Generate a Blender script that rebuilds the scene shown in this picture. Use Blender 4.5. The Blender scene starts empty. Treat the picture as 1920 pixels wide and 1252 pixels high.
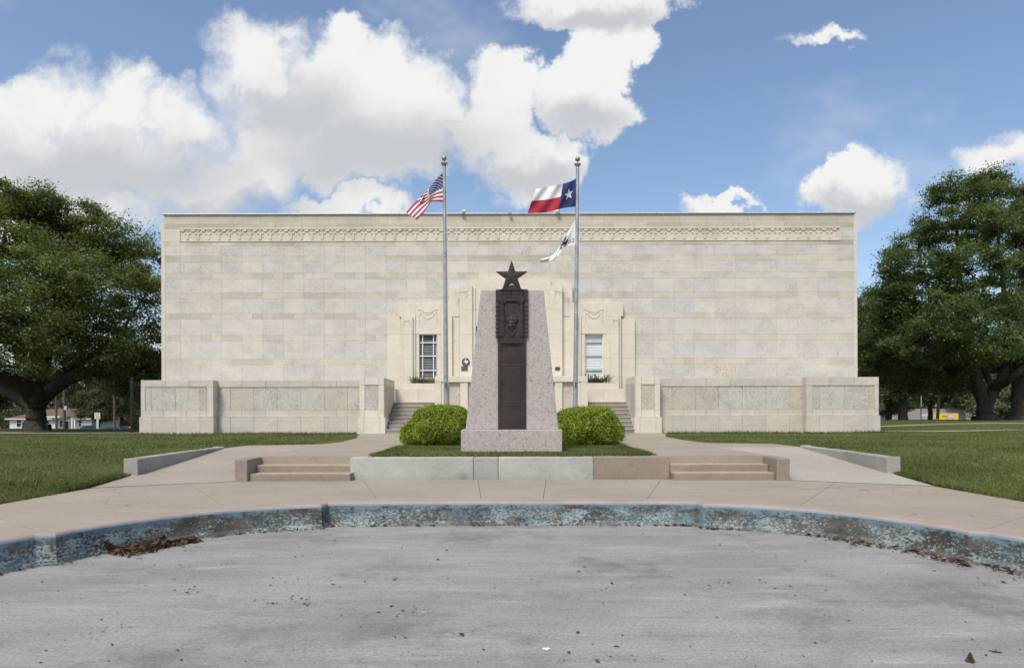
import bpy, bmesh, math, random
import numpy as np
from mathutils import Vector, Matrix
from mathutils import noise as mnoise

rad = math.radians
sc = bpy.context.scene
COL = sc.collection
random.seed(7)
RNG = np.random.default_rng(11)

# ------------------------------------------------------------------ camera
EYE = 1.30            # eye height above the paved platform (the viewer stands in the dry basin)
FOC = 1200.0          # focal length in units of the photograph's pixels (1920 wide)
cd = bpy.data.cameras.new('camera')
cam = bpy.data.objects.new('camera', cd); COL.objects.link(cam)
cam.location = (0, 0, EYE)
cam.rotation_euler = (rad(90), rad(0.13), 0)
cd.sensor_width = 36.0
cd.lens = 36.0 * FOC / 1920.0
cd.shift_y = 149.0 / 1920.0
cd.clip_start = 0.05
cd.clip_end = 4000
sc.camera = cam

# ------------------------------------------------------------------ light and exposure
SUN_EL, SUN_AZ = 54.0, 207.0          # degrees; azimuth clockwise from +Y (behind the viewer, to the left)
sd = bpy.data.lights.new('sun', 'SUN')
sd.energy = 2.1
sd.angle = rad(16)
sd.color = (1.0, 0.94, 0.84)
sun = bpy.data.objects.new('sun', sd); COL.objects.link(sun)
sdir = Vector((math.sin(rad(SUN_AZ)) * math.cos(rad(SUN_EL)), math.cos(rad(SUN_AZ)) * math.cos(rad(SUN_EL)), math.sin(rad(SUN_EL))))
sun.rotation_euler = sdir.to_track_quat('Z', 'Y').to_euler()
sun.location = (-20, -30, 40)
vs = sc.view_settings
vs.view_transform = 'Standard'; vs.look = 'None'; vs.gamma = 1.0; vs.use_curve_mapping = False
vs.exposure = 0.58
sc.render.engine = 'CYCLES'
sc.cycles.use_denoising = True
sc.cycles.max_bounces = 5
sc.cycles.diffuse_bounces = 3
sc.cycles.glossy_bounces = 2
sc.cycles.transmission_bounces = 3
sc.cycles.transparent_max_bounces = 4
sc.cycles.caustics_reflective = False
sc.cycles.caustics_refractive = False


class NT:
    """small helper round a node tree"""
    def __init__(s, nt):
        s.nt = nt
    def n(s, t, **kw):
        nd = s.nt.nodes.new(t)
        for k, v in kw.items():
            setattr(nd, k, v)
        return nd
    def l(s, a, b):
        s.nt.links.new(a, b)
    def put(s, sock, v):
        if hasattr(v, 'is_output') or isinstance(v, bpy.types.NodeSocket):
            s.l(v, sock)
        else:
            if sock.type == 'RGBA' and len(v) == 3:
                v = (*v, 1)
            sock.default_value = v
    def math(s, op, a, b=None, c=None, clamp=False):
        nd = s.n('ShaderNodeMath', operation=op, use_clamp=clamp)
        for i, v in enumerate((a, b, c)):
            if v is not None:
                s.put(nd.inputs[i], v)
        return nd.outputs[0]
    def vmath(s, op, a, b=None):
        nd = s.n('ShaderNodeVectorMath', operation=op)
        s.put(nd.inputs[0], a)
        if b is not None:
            s.put(nd.inputs[1], b)
        return nd.outputs['Value'] if op in ('LENGTH', 'DOT_PRODUCT', 'DISTANCE') else nd.outputs[0]
    def mix(s, f, a, b, blend='MIX'):
        nd = s.n('ShaderNodeMix', data_type='RGBA', blend_type=blend)
        s.put(nd.inputs[0], f); s.put(nd.inputs[6], a); s.put(nd.inputs[7], b)
        return nd.outputs[2]
    def ramp(s, f, lo, hi, a=0.0, b=1.0, smooth=True):
        nd = s.n('ShaderNodeMapRange', interpolation_type='SMOOTHSTEP' if smooth else 'LINEAR')
        s.put(nd.inputs[0], f); s.put(nd.inputs[1], lo); s.put(nd.inputs[2], hi); s.put(nd.inputs[3], a); s.put(nd.inputs[4], b)
        return nd.outputs[0]
    def noise(s, vec, scale, detail=4.0, rough=0.55, dist=0.0):
        nd = s.n('ShaderNodeTexNoise')
        s.l(vec, nd.inputs['Vector'])
        nd.inputs['Scale'].default_value = scale; nd.inputs['Detail'].default_value = detail
        nd.inputs['Roughness'].default_value = rough; nd.inputs['Distortion'].default_value = dist
        return nd.outputs['Fac']
    def voro(s, vec, scale, feature='F1', rnd=1.0):
        nd = s.n('ShaderNodeTexVoronoi', feature=feature)
        s.l(vec, nd.inputs['Vector']); nd.inputs['Scale'].default_value = scale
        if 'Randomness' in nd.inputs: nd.inputs['Randomness'].default_value = rnd
        return nd.outputs['Distance']
    def scaled(s, vec, sx, sy, sz):
        return s.vmath('MULTIPLY', vec, (sx, sy, sz))


# ------------------------------------------------------------------ sky: clear blue with fair-weather cumulus
world = bpy.data.worlds.new('World'); sc.world = world
world.use_nodes = True
world.cycles.sampling_method = 'MANUAL'
world.cycles.sample_map_resolution = 512
W = NT(world.node_tree); world.node_tree.nodes.clear()
sky = W.n('ShaderNodeTexSky', sky_type='NISHITA')
sky.sun_disc = False
sky.sun_elevation = rad(SUN_EL); sky.sun_rotation = rad(SUN_AZ)
sky.air_density = 1.0; sky.dust_density = 1.7; sky.ozone_density = 1.5
tc = W.n('ShaderNodeTexCoord')
dirv = tc.outputs['Generated']
# cumulus: heaps of round puffs given by direction (tangent of azimuth, tangent of elevation) in front,
# a loose field of the same kind of cloud over the rest of the sky
PUFFS = [(105, 190, 95, 90), (215, 200, 120, 88), (335, 240, 105, 92), (30, 260, 130, 110), (210, 310, 330, 115), (480, 300, 120, 80),
         (400, 350, 190, 75), (490, 118, 122, 95), (560, 215, 195, 130), (650, 150, 130, 95), (745, 138, 108, 78),
         (820, 178, 75, 78), (720, 265, 215, 100), (945, 170, 78, 82), (905, 240, 95, 85),
         (985, 300, 120, 60), (1095, 175, 95, 95), (1150, 85, 82, 58), (1120, 5, 170, 55),
         (650, 390, 125, 32), (120, 400, 300, 60), (1612, 350, 112, 66), (1885, 315, 110, 62), (1340, 390, 65, 22), (1555, 64, 70, 20)]
def heap_group(name, puffs, blend):
    g_ = bpy.data.node_groups.new(name, 'ShaderNodeTree')
    g_.interface.new_socket('Vector', in_out='INPUT', socket_type='NodeSocketVector')
    g_.interface.new_socket('Density', in_out='OUTPUT', socket_type='NodeSocketFloat')
    G = NT(g_); gi = G.n('NodeGroupInput'); go = G.n('NodeGroupOutput'); acc = None
    for (px, py, rx, ry) in puffs:
        q = G.n('ShaderNodeVectorMath', operation='MULTIPLY_ADD')
        G.l(gi.outputs[0], q.inputs[0])
        q.inputs[1].default_value = (FOC / rx, FOC / ry, 0)
        q.inputs[2].default_value = (-(px - 960) / rx, -(775 - py) / ry, 0)
        ln = G.vmath('DOT_PRODUCT', q.outputs[0], q.outputs[0])
        acc = ln if acc is None else G.math('SMOOTH_MIN', acc, ln, blend)
    G.l(G.math('SUBTRACT', 1.0, G.math('SQRT', G.math('MAXIMUM', acc, 0.0))), go.inputs[0])
    return g_
grp = heap_group('cloud_heaps', PUFFS, 0.2)
# grey bases of the large heaps
BASES = [(190, 325, 330, 75), (430, 390, 190, 40), (700, 285, 260, 90), (560, 215, 130, 70), (1000, 325, 120, 36), (1090, 225, 95, 45), (1130, 40, 160, 26), (1630, 390, 110, 35)]
grp_base = heap_group('cloud_bases', BASES, 0.3)

sx = W.n('ShaderNodeSeparateXYZ'); W.l(dirv, sx.inputs[0])
yy = W.math('MAXIMUM', sx.outputs[1], 0.08)
u = W.math('DIVIDE', sx.outputs[0], yy)
v = W.math('DIVIDE', sx.outputs[2], yy)
uv = W.n('ShaderNodeCombineXYZ'); W.l(u, uv.inputs[0]); W.l(v, uv.inputs[1])
uvv = uv.outputs[0]
# billowing edges: the heaps are looked up through a rough, many-scaled displacement
def noise2(vec, scale, detail, rough):
    nd = W.n('ShaderNodeTexNoise', noise_dimensions='2D'); W.l(vec, nd.inputs['Vector'])
    nd.inputs['Scale'].default_value = scale; nd.inputs['Detail'].default_value = detail; nd.inputs['Roughness'].default_value = rough
    return nd
wn = noise2(uvv, 8.5, 5.0, 0.62)
off = W.vmath('MULTIPLY', W.vmath('SUBTRACT', wn.outputs['Color'], (0.5, 0.5, 0.5)), (0.16, 0.15, 0.0))
vb = W.n('ShaderNodeTexVoronoi', feature='F1', voronoi_dimensions='2D'); W.l(W.vmath('ADD', uvv, off), vb.inputs['Vector'])
vb.inputs['Scale'].default_value = 24.0; vb.inputs['Detail'].default_value = 2.0; vb.inputs['Roughness'].default_value = 0.6
vb.normalize = True
puff = W.math('SUBTRACT', 0.36, vb.outputs['Distance'])
pw = W.vmath('ADD', uvv, off)
g1 = W.n('ShaderNodeGroup'); g1.node_tree = grp; W.l(pw, g1.inputs[0])
g2 = W.n('ShaderNodeGroup'); g2.node_tree = grp_base; W.l(W.vmath('ADD', uvv, W.vmath('MULTIPLY', off, (0.6, 0.6, 0))), g2.inputs[0])
soft = noise2(uvv, 3.1, 1.0, 0.5).outputs['Fac']
d_here = W.math('ADD', g1.outputs[0], W.math('MULTIPLY', puff, 0.30))
mask_f = W.ramp(d_here, -0.10, W.ramp(soft, 0.34, 0.62, 0.18, 0.70))
thin = W.ramp(noise2(W.scaled(uvv, 1.0, 1.7, 1.0), 2.6, 4.0, 0.6).outputs['Fac'], 0.50, 0.85, 0.0, 0.30)
front = W.ramp(sx.outputs[1], 0.25, 0.5)
# the rest of the sky
pl = W.vmath('DIVIDE', dirv, None)
zz = W.math('MAXIMUM', W.math('ADD', sx.outputs[2], 0.12), 0.05)
cz3 = W.n('ShaderNodeCombineXYZ')
for i in range(3): W.l(zz, cz3.inputs[i])
W.l(cz3.outputs[0], pl.node.inputs[1])
nb = noise2(pl, 1.3, 4.0, 0.55).outputs['Fac']
mask_b = W.math('MULTIPLY', W.ramp(nb, 0.50, 0.60), W.ramp(sx.outputs[2], 0.0, 0.1))
mask = W.n('ShaderNodeMix', data_type='FLOAT')
W.l(front, mask.inputs[0]); W.l(mask_b, mask.inputs[2]); W.l(W.math('MAXIMUM', mask_f, thin), mask.inputs[3])
# thick undersides are greyer than the sunlit tops
tex_ = W.math('ADD', W.math('MULTIPLY', W.math('SUBTRACT', wn.outputs['Fac'], 0.5), 0.8), W.math('MULTIPLY', puff, -0.30))
base_ = W.ramp(W.math('ADD', g2.outputs[0], W.math('MULTIPLY', tex_, 0.5)), -0.50, 0.70)
shade = W.math('MULTIPLY', W.math('ADD', W.math('MULTIPLY', base_, 1.0), W.math('MULTIPLY', W.ramp(tex_, -0.05, 0.35), 0.22), clamp=True), front)
CLOUD_LIT, CLOUD_DIM = (5.1, 5.08, 5.06), (3.3, 3.42, 3.62)
ccol = W.mix(shade, CLOUD_LIT, CLOUD_DIM)
fin = W.mix(mask.outputs[0], sky.outputs[0], ccol)
bg = W.n('ShaderNodeBackground'); bg.inputs['Strength'].default_value = 0.118
W.l(fin, bg.inputs['Color'])
wo = W.n('ShaderNodeOutputWorld'); W.l(bg.outputs[0], wo.inputs['Surface'])

# ------------------------------------------------------------------ helpers
def PX(x, d): return (x - 960.0) / FOC * d          # world X of a photograph column at distance d
def PZ(y, d): return EYE + (775.0 - y) / FOC * d    # world Z of a photograph row at distance d


def fast_mesh(name, verts, quads=None, tris=None):
    me = bpy.data.meshes.new(name)
    verts = np.asarray(verts, dtype=np.float32)
    nq = 0 if quads is None else len(quads); ntr = 0 if tris is None else len(tris)
    me.vertices.add(len(verts)); me.vertices.foreach_set('co', verts.ravel())
    loops = []
    if nq: loops.append(np.asarray(quads, np.int32).ravel())
    if ntr: loops.append(np.asarray(tris, np.int32).ravel())
    loops = np.concatenate(loops)
    me.loops.add(len(loops)); me.loops.foreach_set('vertex_index', loops)
    me.polygons.add(nq + ntr)
    starts = np.concatenate([np.arange(nq) * 4, nq * 4 + np.arange(ntr) * 3]).astype(np.int32)
    me.polygons.foreach_set('loop_start', starts)
    me.update(calc_edges=True); me.validate()
    return me


def wloc(o):
    p = Vector((0, 0, 0))
    while o is not None:
        p += o.location; o = o.parent
    return p


def link(name, me, parent=None, m=None, loc=None):
    o = bpy.data.objects.new(name, me); COL.objects.link(o)
    if m is not None and me is not None and len(me.materials) == 0:
        me.materials.append(m)
    if parent is not None: o.parent = parent
    if loc is not None: o.location = loc
    return o


def tag(o, label=None, cat=None, group=None, kind=None):
    if label: o['label'] = label
    if cat: o['category'] = cat
    if group: o['group'] = group
    if kind: o['kind'] = kind
    return o


def thing(name, label, cat, loc=(0, 0, 0), group=None, rz=0.0):
    o = bpy.data.objects.new(name, None); COL.objects.link(o)
    o.location = loc; o.rotation_euler = (0, 0, rz); o.empty_display_size = 0.2
    return tag(o, label, cat, group)


def copy_tree(o, parent=None):
    c = o.copy(); COL.objects.link(c); c.parent = parent
    for ch in list(o.children):
        copy_tree(ch, c)
    return c


class MB:
    """collects faces for ONE mesh; coordinates are world unless local=True on build"""
    def __init__(s):
        s.v = []; s.f = []; s.mi = []; s.sm = []
    def add(s, vs_, fs, mi=0, smooth=False):
        k = len(s.v); s.v += [tuple(p) for p in vs_]
        for f in fs:
            s.f.append(tuple(k + i for i in f)); s.mi.append(mi); s.sm.append(smooth)
        return s
    def box(s, x0, x1, y0, y1, z0, z1, mi=0):
        vs_ = [(x, y, z) for z in (z0, z1) for y in (y0, y1) for x in (x0, x1)]
        return s.add(vs_, [(0, 2, 3, 1), (4, 5, 7, 6), (0, 1, 5, 4), (2, 6, 7, 3), (0, 4, 6, 2), (1, 3, 7, 5)], mi)
    def prism(s, poly, y0, y1, mi=0):      # polygon in XZ extruded along Y
        n = len(poly)
        vs_ = [(x, y0, z) for x, z in poly] + [(x, y1, z) for x, z in poly]
        fs = [tuple(range(n)), tuple(range(2 * n - 1, n - 1, -1))] + [(i, i + n, (i + 1) % n + n, (i + 1) % n) for i in range(n)]
        return s.add(vs_, fs, mi)
    def slab(s, poly, z0, z1, mi=0):       # polygon in XY extruded along Z
        n = len(poly)
        vs_ = [(x, y, z0) for x, y in poly] + [(x, y, z1) for x, y in poly]
        fs = [tuple(range(n - 1, -1, -1)), tuple(range(n, 2 * n))] + [(i, (i + 1) % n, (i + 1) % n + n, i + n) for i in range(n)]
        return s.add(vs_, fs, mi)
    def tube(s, pts, radii, n=8, mi=0, cap=True, smooth=True):
        pts = [Vector(p) for p in pts]; k = len(pts)
        if not hasattr(radii, '__len__'): radii = [radii] * k
        vs_ = []; prev = None
        for i, p in enumerate(pts):
            t = (pts[min(i + 1, k - 1)] - pts[max(i - 1, 0)]).normalized()
            ref = Vector((0, 0, 1)) if abs(t.z) < 0.9 else Vector((1, 0, 0))
            a = t.cross(ref).normalized() if prev is None else (prev - t * prev.dot(t)).normalized()
            prev = a; b = t.cross(a)
            for j in range(n):
                th = 2 * math.pi * j / n
                vs_.append(p + (a * math.cos(th) + b * math.sin(th)) * radii[i])
        fs = [(i * n + j, i * n + (j + 1) % n, (i + 1) * n + (j + 1) % n, (i + 1) * n + j) for i in range(k - 1) for j in range(n)]
        s.add(vs_, fs, mi, smooth)
        if cap:
            s.add(vs_[:n], [tuple(range(n - 1, -1, -1))], mi); s.add(vs_[-n:], [tuple(range(n))], mi)
        return s
    def ball(s, c, r, nu=16, nv=10, mi=0):
        rx, ry, rz = r if hasattr(r, '__len__') else (r, r, r)
        vs_ = [(c[0] + rx * math.sin(math.pi * j / nv) * math.cos(2 * math.pi * i / nu), c[1] + ry * math.sin(math.pi * j / nv) * math.sin(2 * math.pi * i / nu), c[2] + rz * math.cos(math.pi * j / nv)) for j in range(nv + 1) for i in range(nu)]
        fs = [(j * nu + i, (j + 1) * nu + i, (j + 1) * nu + (i + 1) % nu, j * nu + (i + 1) % nu) for j in range(nv) for i in range(nu)]
        return s.add(vs_, fs, mi, True)
    def disc(s, c, r, y0, y1, n=24, mi=0):  # short cylinder with its axis along Y
        return s.prism([(c[0] + r * math.cos(2 * math.pi * i / n), c[1] + r * math.sin(2 * math.pi * i / n)) for i in range(n)], y0, y1, mi)
    def build(s, name, mats, parent=None, local=False, bevel=0.0, kind=None, jitter=0.0):
        off = Vector((0, 0, 0))
        if parent is not None and not local: off = wloc(parent)
        me = bpy.data.meshes.new(name)
        me.from_pydata([(p[0] - off.x, p[1] - off.y, p[2] - off.z) for p in s.v], [], s.f)
        for m in (mats if isinstance(mats, (list, tuple)) else [mats]): me.materials.append(m)
        me.polygons.foreach_set('material_index', s.mi)
        me.polygons.foreach_set('use_smooth', s.sm)
        bm = bmesh.new(); bm.from_mesh(me)
        if bevel > 0:
            bmesh.ops.remove_doubles(bm, verts=bm.verts, dist=1e-5)
            es = [e for e in bm.edges if len(e.link_faces) == 2 and e.calc_face_angle(0) > 0.5]
            bmesh.ops.bevel(bm, geom=es, offset=bevel, segments=2, profile=0.6, affect='EDGES', clamp_overlap=True)
        if jitter > 0:       # worn, hand-cast arrises
            for _ in range(6):
                es = [e for e in bm.edges if e.calc_length() > 0.14]
                if not es: break
                bmesh.ops.subdivide_edges(bm, edges=es, cuts=1)
            bmesh.ops.triangulate(bm, faces=[f for f in bm.faces if len(f.verts) > 4])
            for v_ in bm.verts:
                q = v_.co * 5.0
                n3 = mnoise.noise_vector(q) * jitter + mnoise.noise_vector(q * 3.7) * jitter * 0.6
                if mnoise.noise(v_.co * 2.3) > 0.38: n3 *= 2.2
                v_.co += n3
        bmesh.ops.recalc_face_normals(bm, faces=bm.faces)
        bm.to_mesh(me); bm.free(); me.update()
        o = link(name, me, parent)
        if kind: o['kind'] = kind
        return o


_stones = {}
def stone(name, parent, x0, x1, z0, z1, yf, depth, m, gap=0.004, proud=0.004):
    """one dressed stone: front face at about yf, arrises chamfered, a fine joint all round"""
    w = round(x1 - x0 - gap, 3); h = round(z1 - z0 - gap, 3); depth = round(depth, 3)
    key = (w, h, depth, m.name)
    if key not in _stones:
        c = 0.004
        a = w / 2; b = h / 2
        vs_ = [(-a + c, 0, -b + c), (a - c, 0, -b + c), (a - c, 0, b - c), (-a + c, 0, b - c),
               (-a, c, -b), (a, c, -b), (a, c, b), (-a, c, b), (-a, depth, -b), (a, depth, -b), (a, depth, b), (-a, depth, b)]
        fs = [(0, 1, 2, 3)] + [(4 + i, 4 + (i + 1) % 4, (i + 1) % 4, i) for i in range(4)] + [(8 + i, 8 + (i + 1) % 4, 4 + (i + 1) % 4, 4 + i) for i in range(4)]
        me = bpy.data.meshes.new(name); me.from_pydata(vs_, [], fs); me.materials.append(m); me.update()
        _stones[key] = me
    o = bpy.data.objects.new(name, _stones[key]); COL.objects.link(o)
    o.parent = parent; off = wloc(parent)
    o.location = ((x0 + x1) / 2 - off.x, yf - random.random() * proud - off.y, (z0 + z1) / 2 - off.z)
    return o


def side_stone(name, parent, y0, y1, z0, z1, xf, depth, m, sgn, gap=0.006):
    """a dressed stone in a wall that runs in depth; its face looks towards sgn * X"""
    o = stone(name, parent, 0, y1 - y0, 0, z1 - z0, 0, depth, m, gap, 0)
    off = wloc(parent)
    o.rotation_euler = (0, 0, rad(90) * sgn)
    o.location = (xf - off.x, (y0 + y1) / 2 - off.y, (z0 + z1) / 2 - off.z)
    return o


_txt = {}
def text_mesh(s, shear=0.0):
    """flat lettering as (verts 2D, faces), cap height about 0.7"""
    if (s, shear) in _txt: return _txt[(s, shear)]
    cu = bpy.data.curves.new('lettering', 'FONT'); cu.body = s; cu.shear = shear; cu.resolution_u = 3
    o = bpy.data.objects.new('lettering', cu); COL.objects.link(o)
    dg = bpy.context.evaluated_depsgraph_get()
    me = bpy.data.meshes.new_from_object(o.evaluated_get(dg))
    vs_ = [(v_.co.x, v_.co.y) for v_ in me.vertices]; fs = [tuple(p.vertices) for p in me.polygons]
    bpy.data.objects.remove(o); bpy.data.curves.remove(cu); bpy.data.meshes.remove(me)
    _txt[(s, shear)] = (vs_, fs)
    return vs_, fs


# ------------------------------------------------------------------ materials
def new_mat(name, rough=0.8, spec=0.3):
    m = bpy.data.materials.new(name); m.use_nodes = True
    t = NT(m.node_tree); b = m.node_tree.nodes['Principled BSDF']
    b.inputs['Roughness'].default_value = rough
    b.inputs['Specular IOR Level'].default_value = spec
    return m, t, b


def plain(name, col, rough=0.6, metal=0.0, spec=0.4, var=0.12, scale=6.0):
    m, t, b = new_mat(name, rough, spec)
    b.inputs['Metallic'].default_value = metal
    pos = t.n('ShaderNodeNewGeometry').outputs['Position']
    n_ = t.noise(pos, scale, 5.0, 0.6)
    c = t.mix(t.ramp(n_, 0.3, 0.7), tuple(k * (1 - var) for k in col), tuple(min(1, k * (1 + var)) for k in col))
    t.l(c, b.inputs['Base Color'])
    return m


def bump(t, b, h, strength, dist):
    nd = t.n('ShaderNodeBump'); nd.inputs['Strength'].default_value = strength; nd.inputs['Distance'].default_value = dist
    t.l(h, nd.inputs['Height']); t.l(nd.outputs[0], b.inputs['Normal'])


def stone_mat(name, a, b_, odd=None, pits=0.0, stain=0.2, blotch=0.1, dense=0.0, weather=0.0):
    """a, b_: the usual range from stone to stone; odd: colour of the occasional different stone"""
    m, t, b = new_mat(name, 0.88, 0.15)
    pos = t.n('ShaderNodeNewGeometry').outputs['Position']
    rnd = t.n('ShaderNodeObjectInfo').outputs['Random']
    c = t.mix(rnd, a, b_)
    if odd is not None:
        r2 = t.math('FRACT', t.math('MULTIPLY', rnd, 17.31))
        c = t.mix(t.ramp(r2, 0.55, 0.95, 0.0, 0.9, False), c, odd)
    big = t.noise(t.scaled(pos, 1.0, 1.0, 1.6), 1.1, 5.0, 0.62)
    c = t.mix(t.ramp(big, 0.38, 0.72, 0.0, 0.6), c, tuple(k * (1 - 2.0 * blotch) for k in b_))
    fine = t.noise(pos, 9.0, 8.0, 0.70)
    c = t.mix(1.0, c, t.mix(t.ramp(fine, 0.25, 0.75), (0.92, 0.92, 0.91), (1.05, 1.05, 1.045)), 'MULTIPLY')
    streak = t.noise(t.scaled(pos, 1.7, 1.7, 0.28), 1.6, 6.0, 0.62)
    c = t.mix(t.ramp(streak, 0.54, 0.78, 0.0, stain), c, (0.27, 0.235, 0.19))
    if weather > 0:      # old grime lies on the upper courses
        sz = t.n('ShaderNodeSeparateXYZ'); t.l(pos, sz.inputs[0])
        wz = t.math('MULTIPLY', t.math('MULTIPLY', t.ramp(sz.outputs[2], 3.5, 10.5, 0.05, 1.0), t.ramp(t.noise(t.scaled(pos, 0.22, 1.0, 1.0), 1.0, 4.0, 0.6), 0.40, 0.62)), t.math('FRACT', t.math('MULTIPLY', rnd, 5.37)))
        c = t.mix(t.math('MULTIPLY', wz, weather), c, (0.30, 0.26, 0.205))
    h = fine
    if pits > 0:
        vd = t.voro(t.scaled(pos, 1.0, 1.0, 1.4), 11.0)
        gate = t.math('ADD', t.noise(pos, 1.7, 4.0, 0.6), dense)
        rr = t.ramp(t.math('ADD', gate, t.math('MULTIPLY', rnd, 0.25)), 0.50, 0.85, 0.03, 0.34)
        pit = t.math('LESS_THAN', vd, rr)
        pit2 = t.math('LESS_THAN', t.voro(pos, 27.0), t.math('MULTIPLY', rr, 0.9))
        pp = t.math('MAXIMUM', pit, t.math('MULTIPLY', pit2, 0.75))
        c = t.mix(t.math('MULTIPLY', pp, pits), c, (0.15, 0.13, 0.105))
        h = t.math('SUBTRACT', fine, t.math('MULTIPLY', pp, 0.8))
    t.l(c, b.inputs['Base Color'])
    bump(t, b, h, 0.35, 0.012)
    return m


M = {}
M['shell'] = stone_mat('shell limestone', (0.652, 0.612, 0.55), (0.605, 0.58, 0.54), (0.58, 0.572, 0.558), pits=0.38, stain=0.10, weather=0.12)
M['band'] = stone_mat('buff limestone', (0.655, 0.61, 0.535), (0.615, 0.558, 0.47), (0.535, 0.492, 0.425), stain=0.16, weather=0.65)
M['frieze'] = stone_mat('frieze limestone', (0.67, 0.615, 0.53), (0.64, 0.585, 0.505), stain=0.3, weather=0.1)
M['cream'] = stone_mat('cream limestone', (0.70, 0.645, 0.56), (0.66, 0.605, 0.52), stain=0.16, blotch=0.05)
M['parapet'] = stone_mat('weathered limestone', (0.58, 0.525, 0.44), (0.52, 0.47, 0.395), (0.45, 0.415, 0.36), stain=0.35)
M['wing'] = stone_mat('terrace wall limestone', (0.62, 0.57, 0.495), (0.57, 0.525, 0.455), (0.52, 0.495, 0.45), stain=0.32)
M['rough'] = stone_mat('pitted shell limestone', (0.585, 0.545, 0.48), (0.54, 0.52, 0.475), (0.53, 0.48, 0.405), pits=0.46, stain=0.34, dense=0.14)
M['orange'] = stone_mat('shell limestone with rusty pits', (0.69, 0.62, 0.52), (0.67, 0.60, 0.50), pits=0.5, stain=0.1, dense=0.3)
M['joint'] = plain('dusty joint', (0.20, 0.17, 0.14), 0.95)
M['mortar'] = plain('mortar', (0.52, 0.475, 0.405), 0.95, var=0.15)
M['step'] = stone_mat('lightened stone tread', (0.50, 0.475, 0.435), (0.46, 0.435, 0.40), stain=0.2)  # paler than the riser: top-lit contrast put into the colour
M['riser'] = stone_mat('speckled aggregate riser', (0.30, 0.28, 0.26), (0.27, 0.255, 0.24), pits=0.5, stain=0.3, dense=0.15)  # aggregate tone, darkened to carry the riser's shade against the tread


def concrete(name, a, b_, dark=(0.16, 0.14, 0.12), stain=0.3, cracks=0.0, speck=0.0):
    m, t, b = new_mat(name, 0.9, 0.15)
    pos = t.n('ShaderNodeNewGeometry').outputs['Position']
    c = t.mix(t.ramp(t.noise(pos, 0.55, 6.0, 0.62), 0.32, 0.68), a, b_)
    fine = t.noise(pos, 22.0, 8.0, 0.7)
    c = t.mix(1.0, c, t.mix(t.ramp(fine, 0.25, 0.75), (0.87, 0.87, 0.87), (1.08, 1.08, 1.08)), 'MULTIPLY')
    c = t.mix(t.ramp(t.noise(pos, 2.4, 7.0, 0.68), 0.56, 0.80, 0.0, stain), c, dark)
    c = t.mix(t.ramp(t.noise(t.scaled(pos, 0.6, 1.4, 1.0), 0.9, 5.0, 0.7, 0.6), 0.50, 0.72, 0.0, stain * 0.8), c, tuple(k * 0.62 for k in b_))
    h = fine
    if cracks > 0:
        wv = t.n('ShaderNodeVectorMath', operation='ADD')
        t.l(pos, wv.inputs[0])
        nz = t.n('ShaderNodeTexNoise'); t.l(pos, nz.inputs['Vector']); nz.inputs['Scale'].default_value = 1.3; nz.inputs['Detail'].default_value = 6
        t.l(nz.outputs['Color'], wv.inputs[1])
        ed = t.voro(wv.outputs[0], 0.33, 'DISTANCE_TO_EDGE')
        ck = t.math('MULTIPLY', t.math('LESS_THAN', ed, 0.0035), t.ramp(t.noise(pos, 0.7, 2.0), 0.42, 0.58))
        c = t.mix(t.math('MULTIPLY', ck, cracks), c, dark)
    if speck > 0:
        sp = t.math('LESS_THAN', t.voro(pos, 46.0), t.ramp(t.noise(pos, 5.0, 3.0), 0.4, 0.7, 0.05, 0.36))
        c = t.mix(t.math('MULTIPLY', sp, speck), c, dark)
        h = t.math('SUBTRACT', fine, t.math('MULTIPLY', sp, 0.7))
    t.l(c, b.inputs['Base Color'])
    bump(t, b, h, 0.3, 0.008)
    return m


M['paving'] = concrete('tan concrete paving', (0.355, 0.305, 0.245), (0.31, 0.268, 0.218), stain=0.36, cracks=0.7)
M['ramp'] = concrete('pale concrete ramp', (0.385, 0.355, 0.31), (0.34, 0.315, 0.275), stain=0.3)
M['ramp_tan'] = concrete('pinkish concrete ramp', (0.36, 0.315, 0.265), (0.32, 0.28, 0.235), stain=0.3)
M['curb'] = concrete('grey concrete', (0.37, 0.355, 0.325), (0.29, 0.28, 0.255), stain=0.65, speck=0.15)
M['curb_white'] = concrete('patched pale concrete', (0.47, 0.465, 0.435), (0.37, 0.365, 0.34), dark=(0.17, 0.16, 0.14), stain=0.7, speck=0.18)
M['curb_patch'] = concrete('grey patch concrete', (0.385, 0.38, 0.355), (0.34, 0.335, 0.315), stain=0.45)
M['curb_tan'] = concrete('tan aggregate concrete', (0.31, 0.255, 0.205), (0.265, 0.22, 0.175), dark=(0.10, 0.08, 0.06), stain=0.3, speck=0.6)
M['tread_tan'] = concrete('lightened tan tread', (0.42, 0.36, 0.295), (0.37, 0.315, 0.255), dark=(0.2, 0.16, 0.12), stain=0.25)  # lighter than its step, the lit top painted into the colour
M['step_tan'] = concrete('tan concrete step', (0.31, 0.25, 0.19), (0.265, 0.215, 0.165), dark=(0.12, 0.09, 0.07), stain=0.25, speck=0.25)


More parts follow.
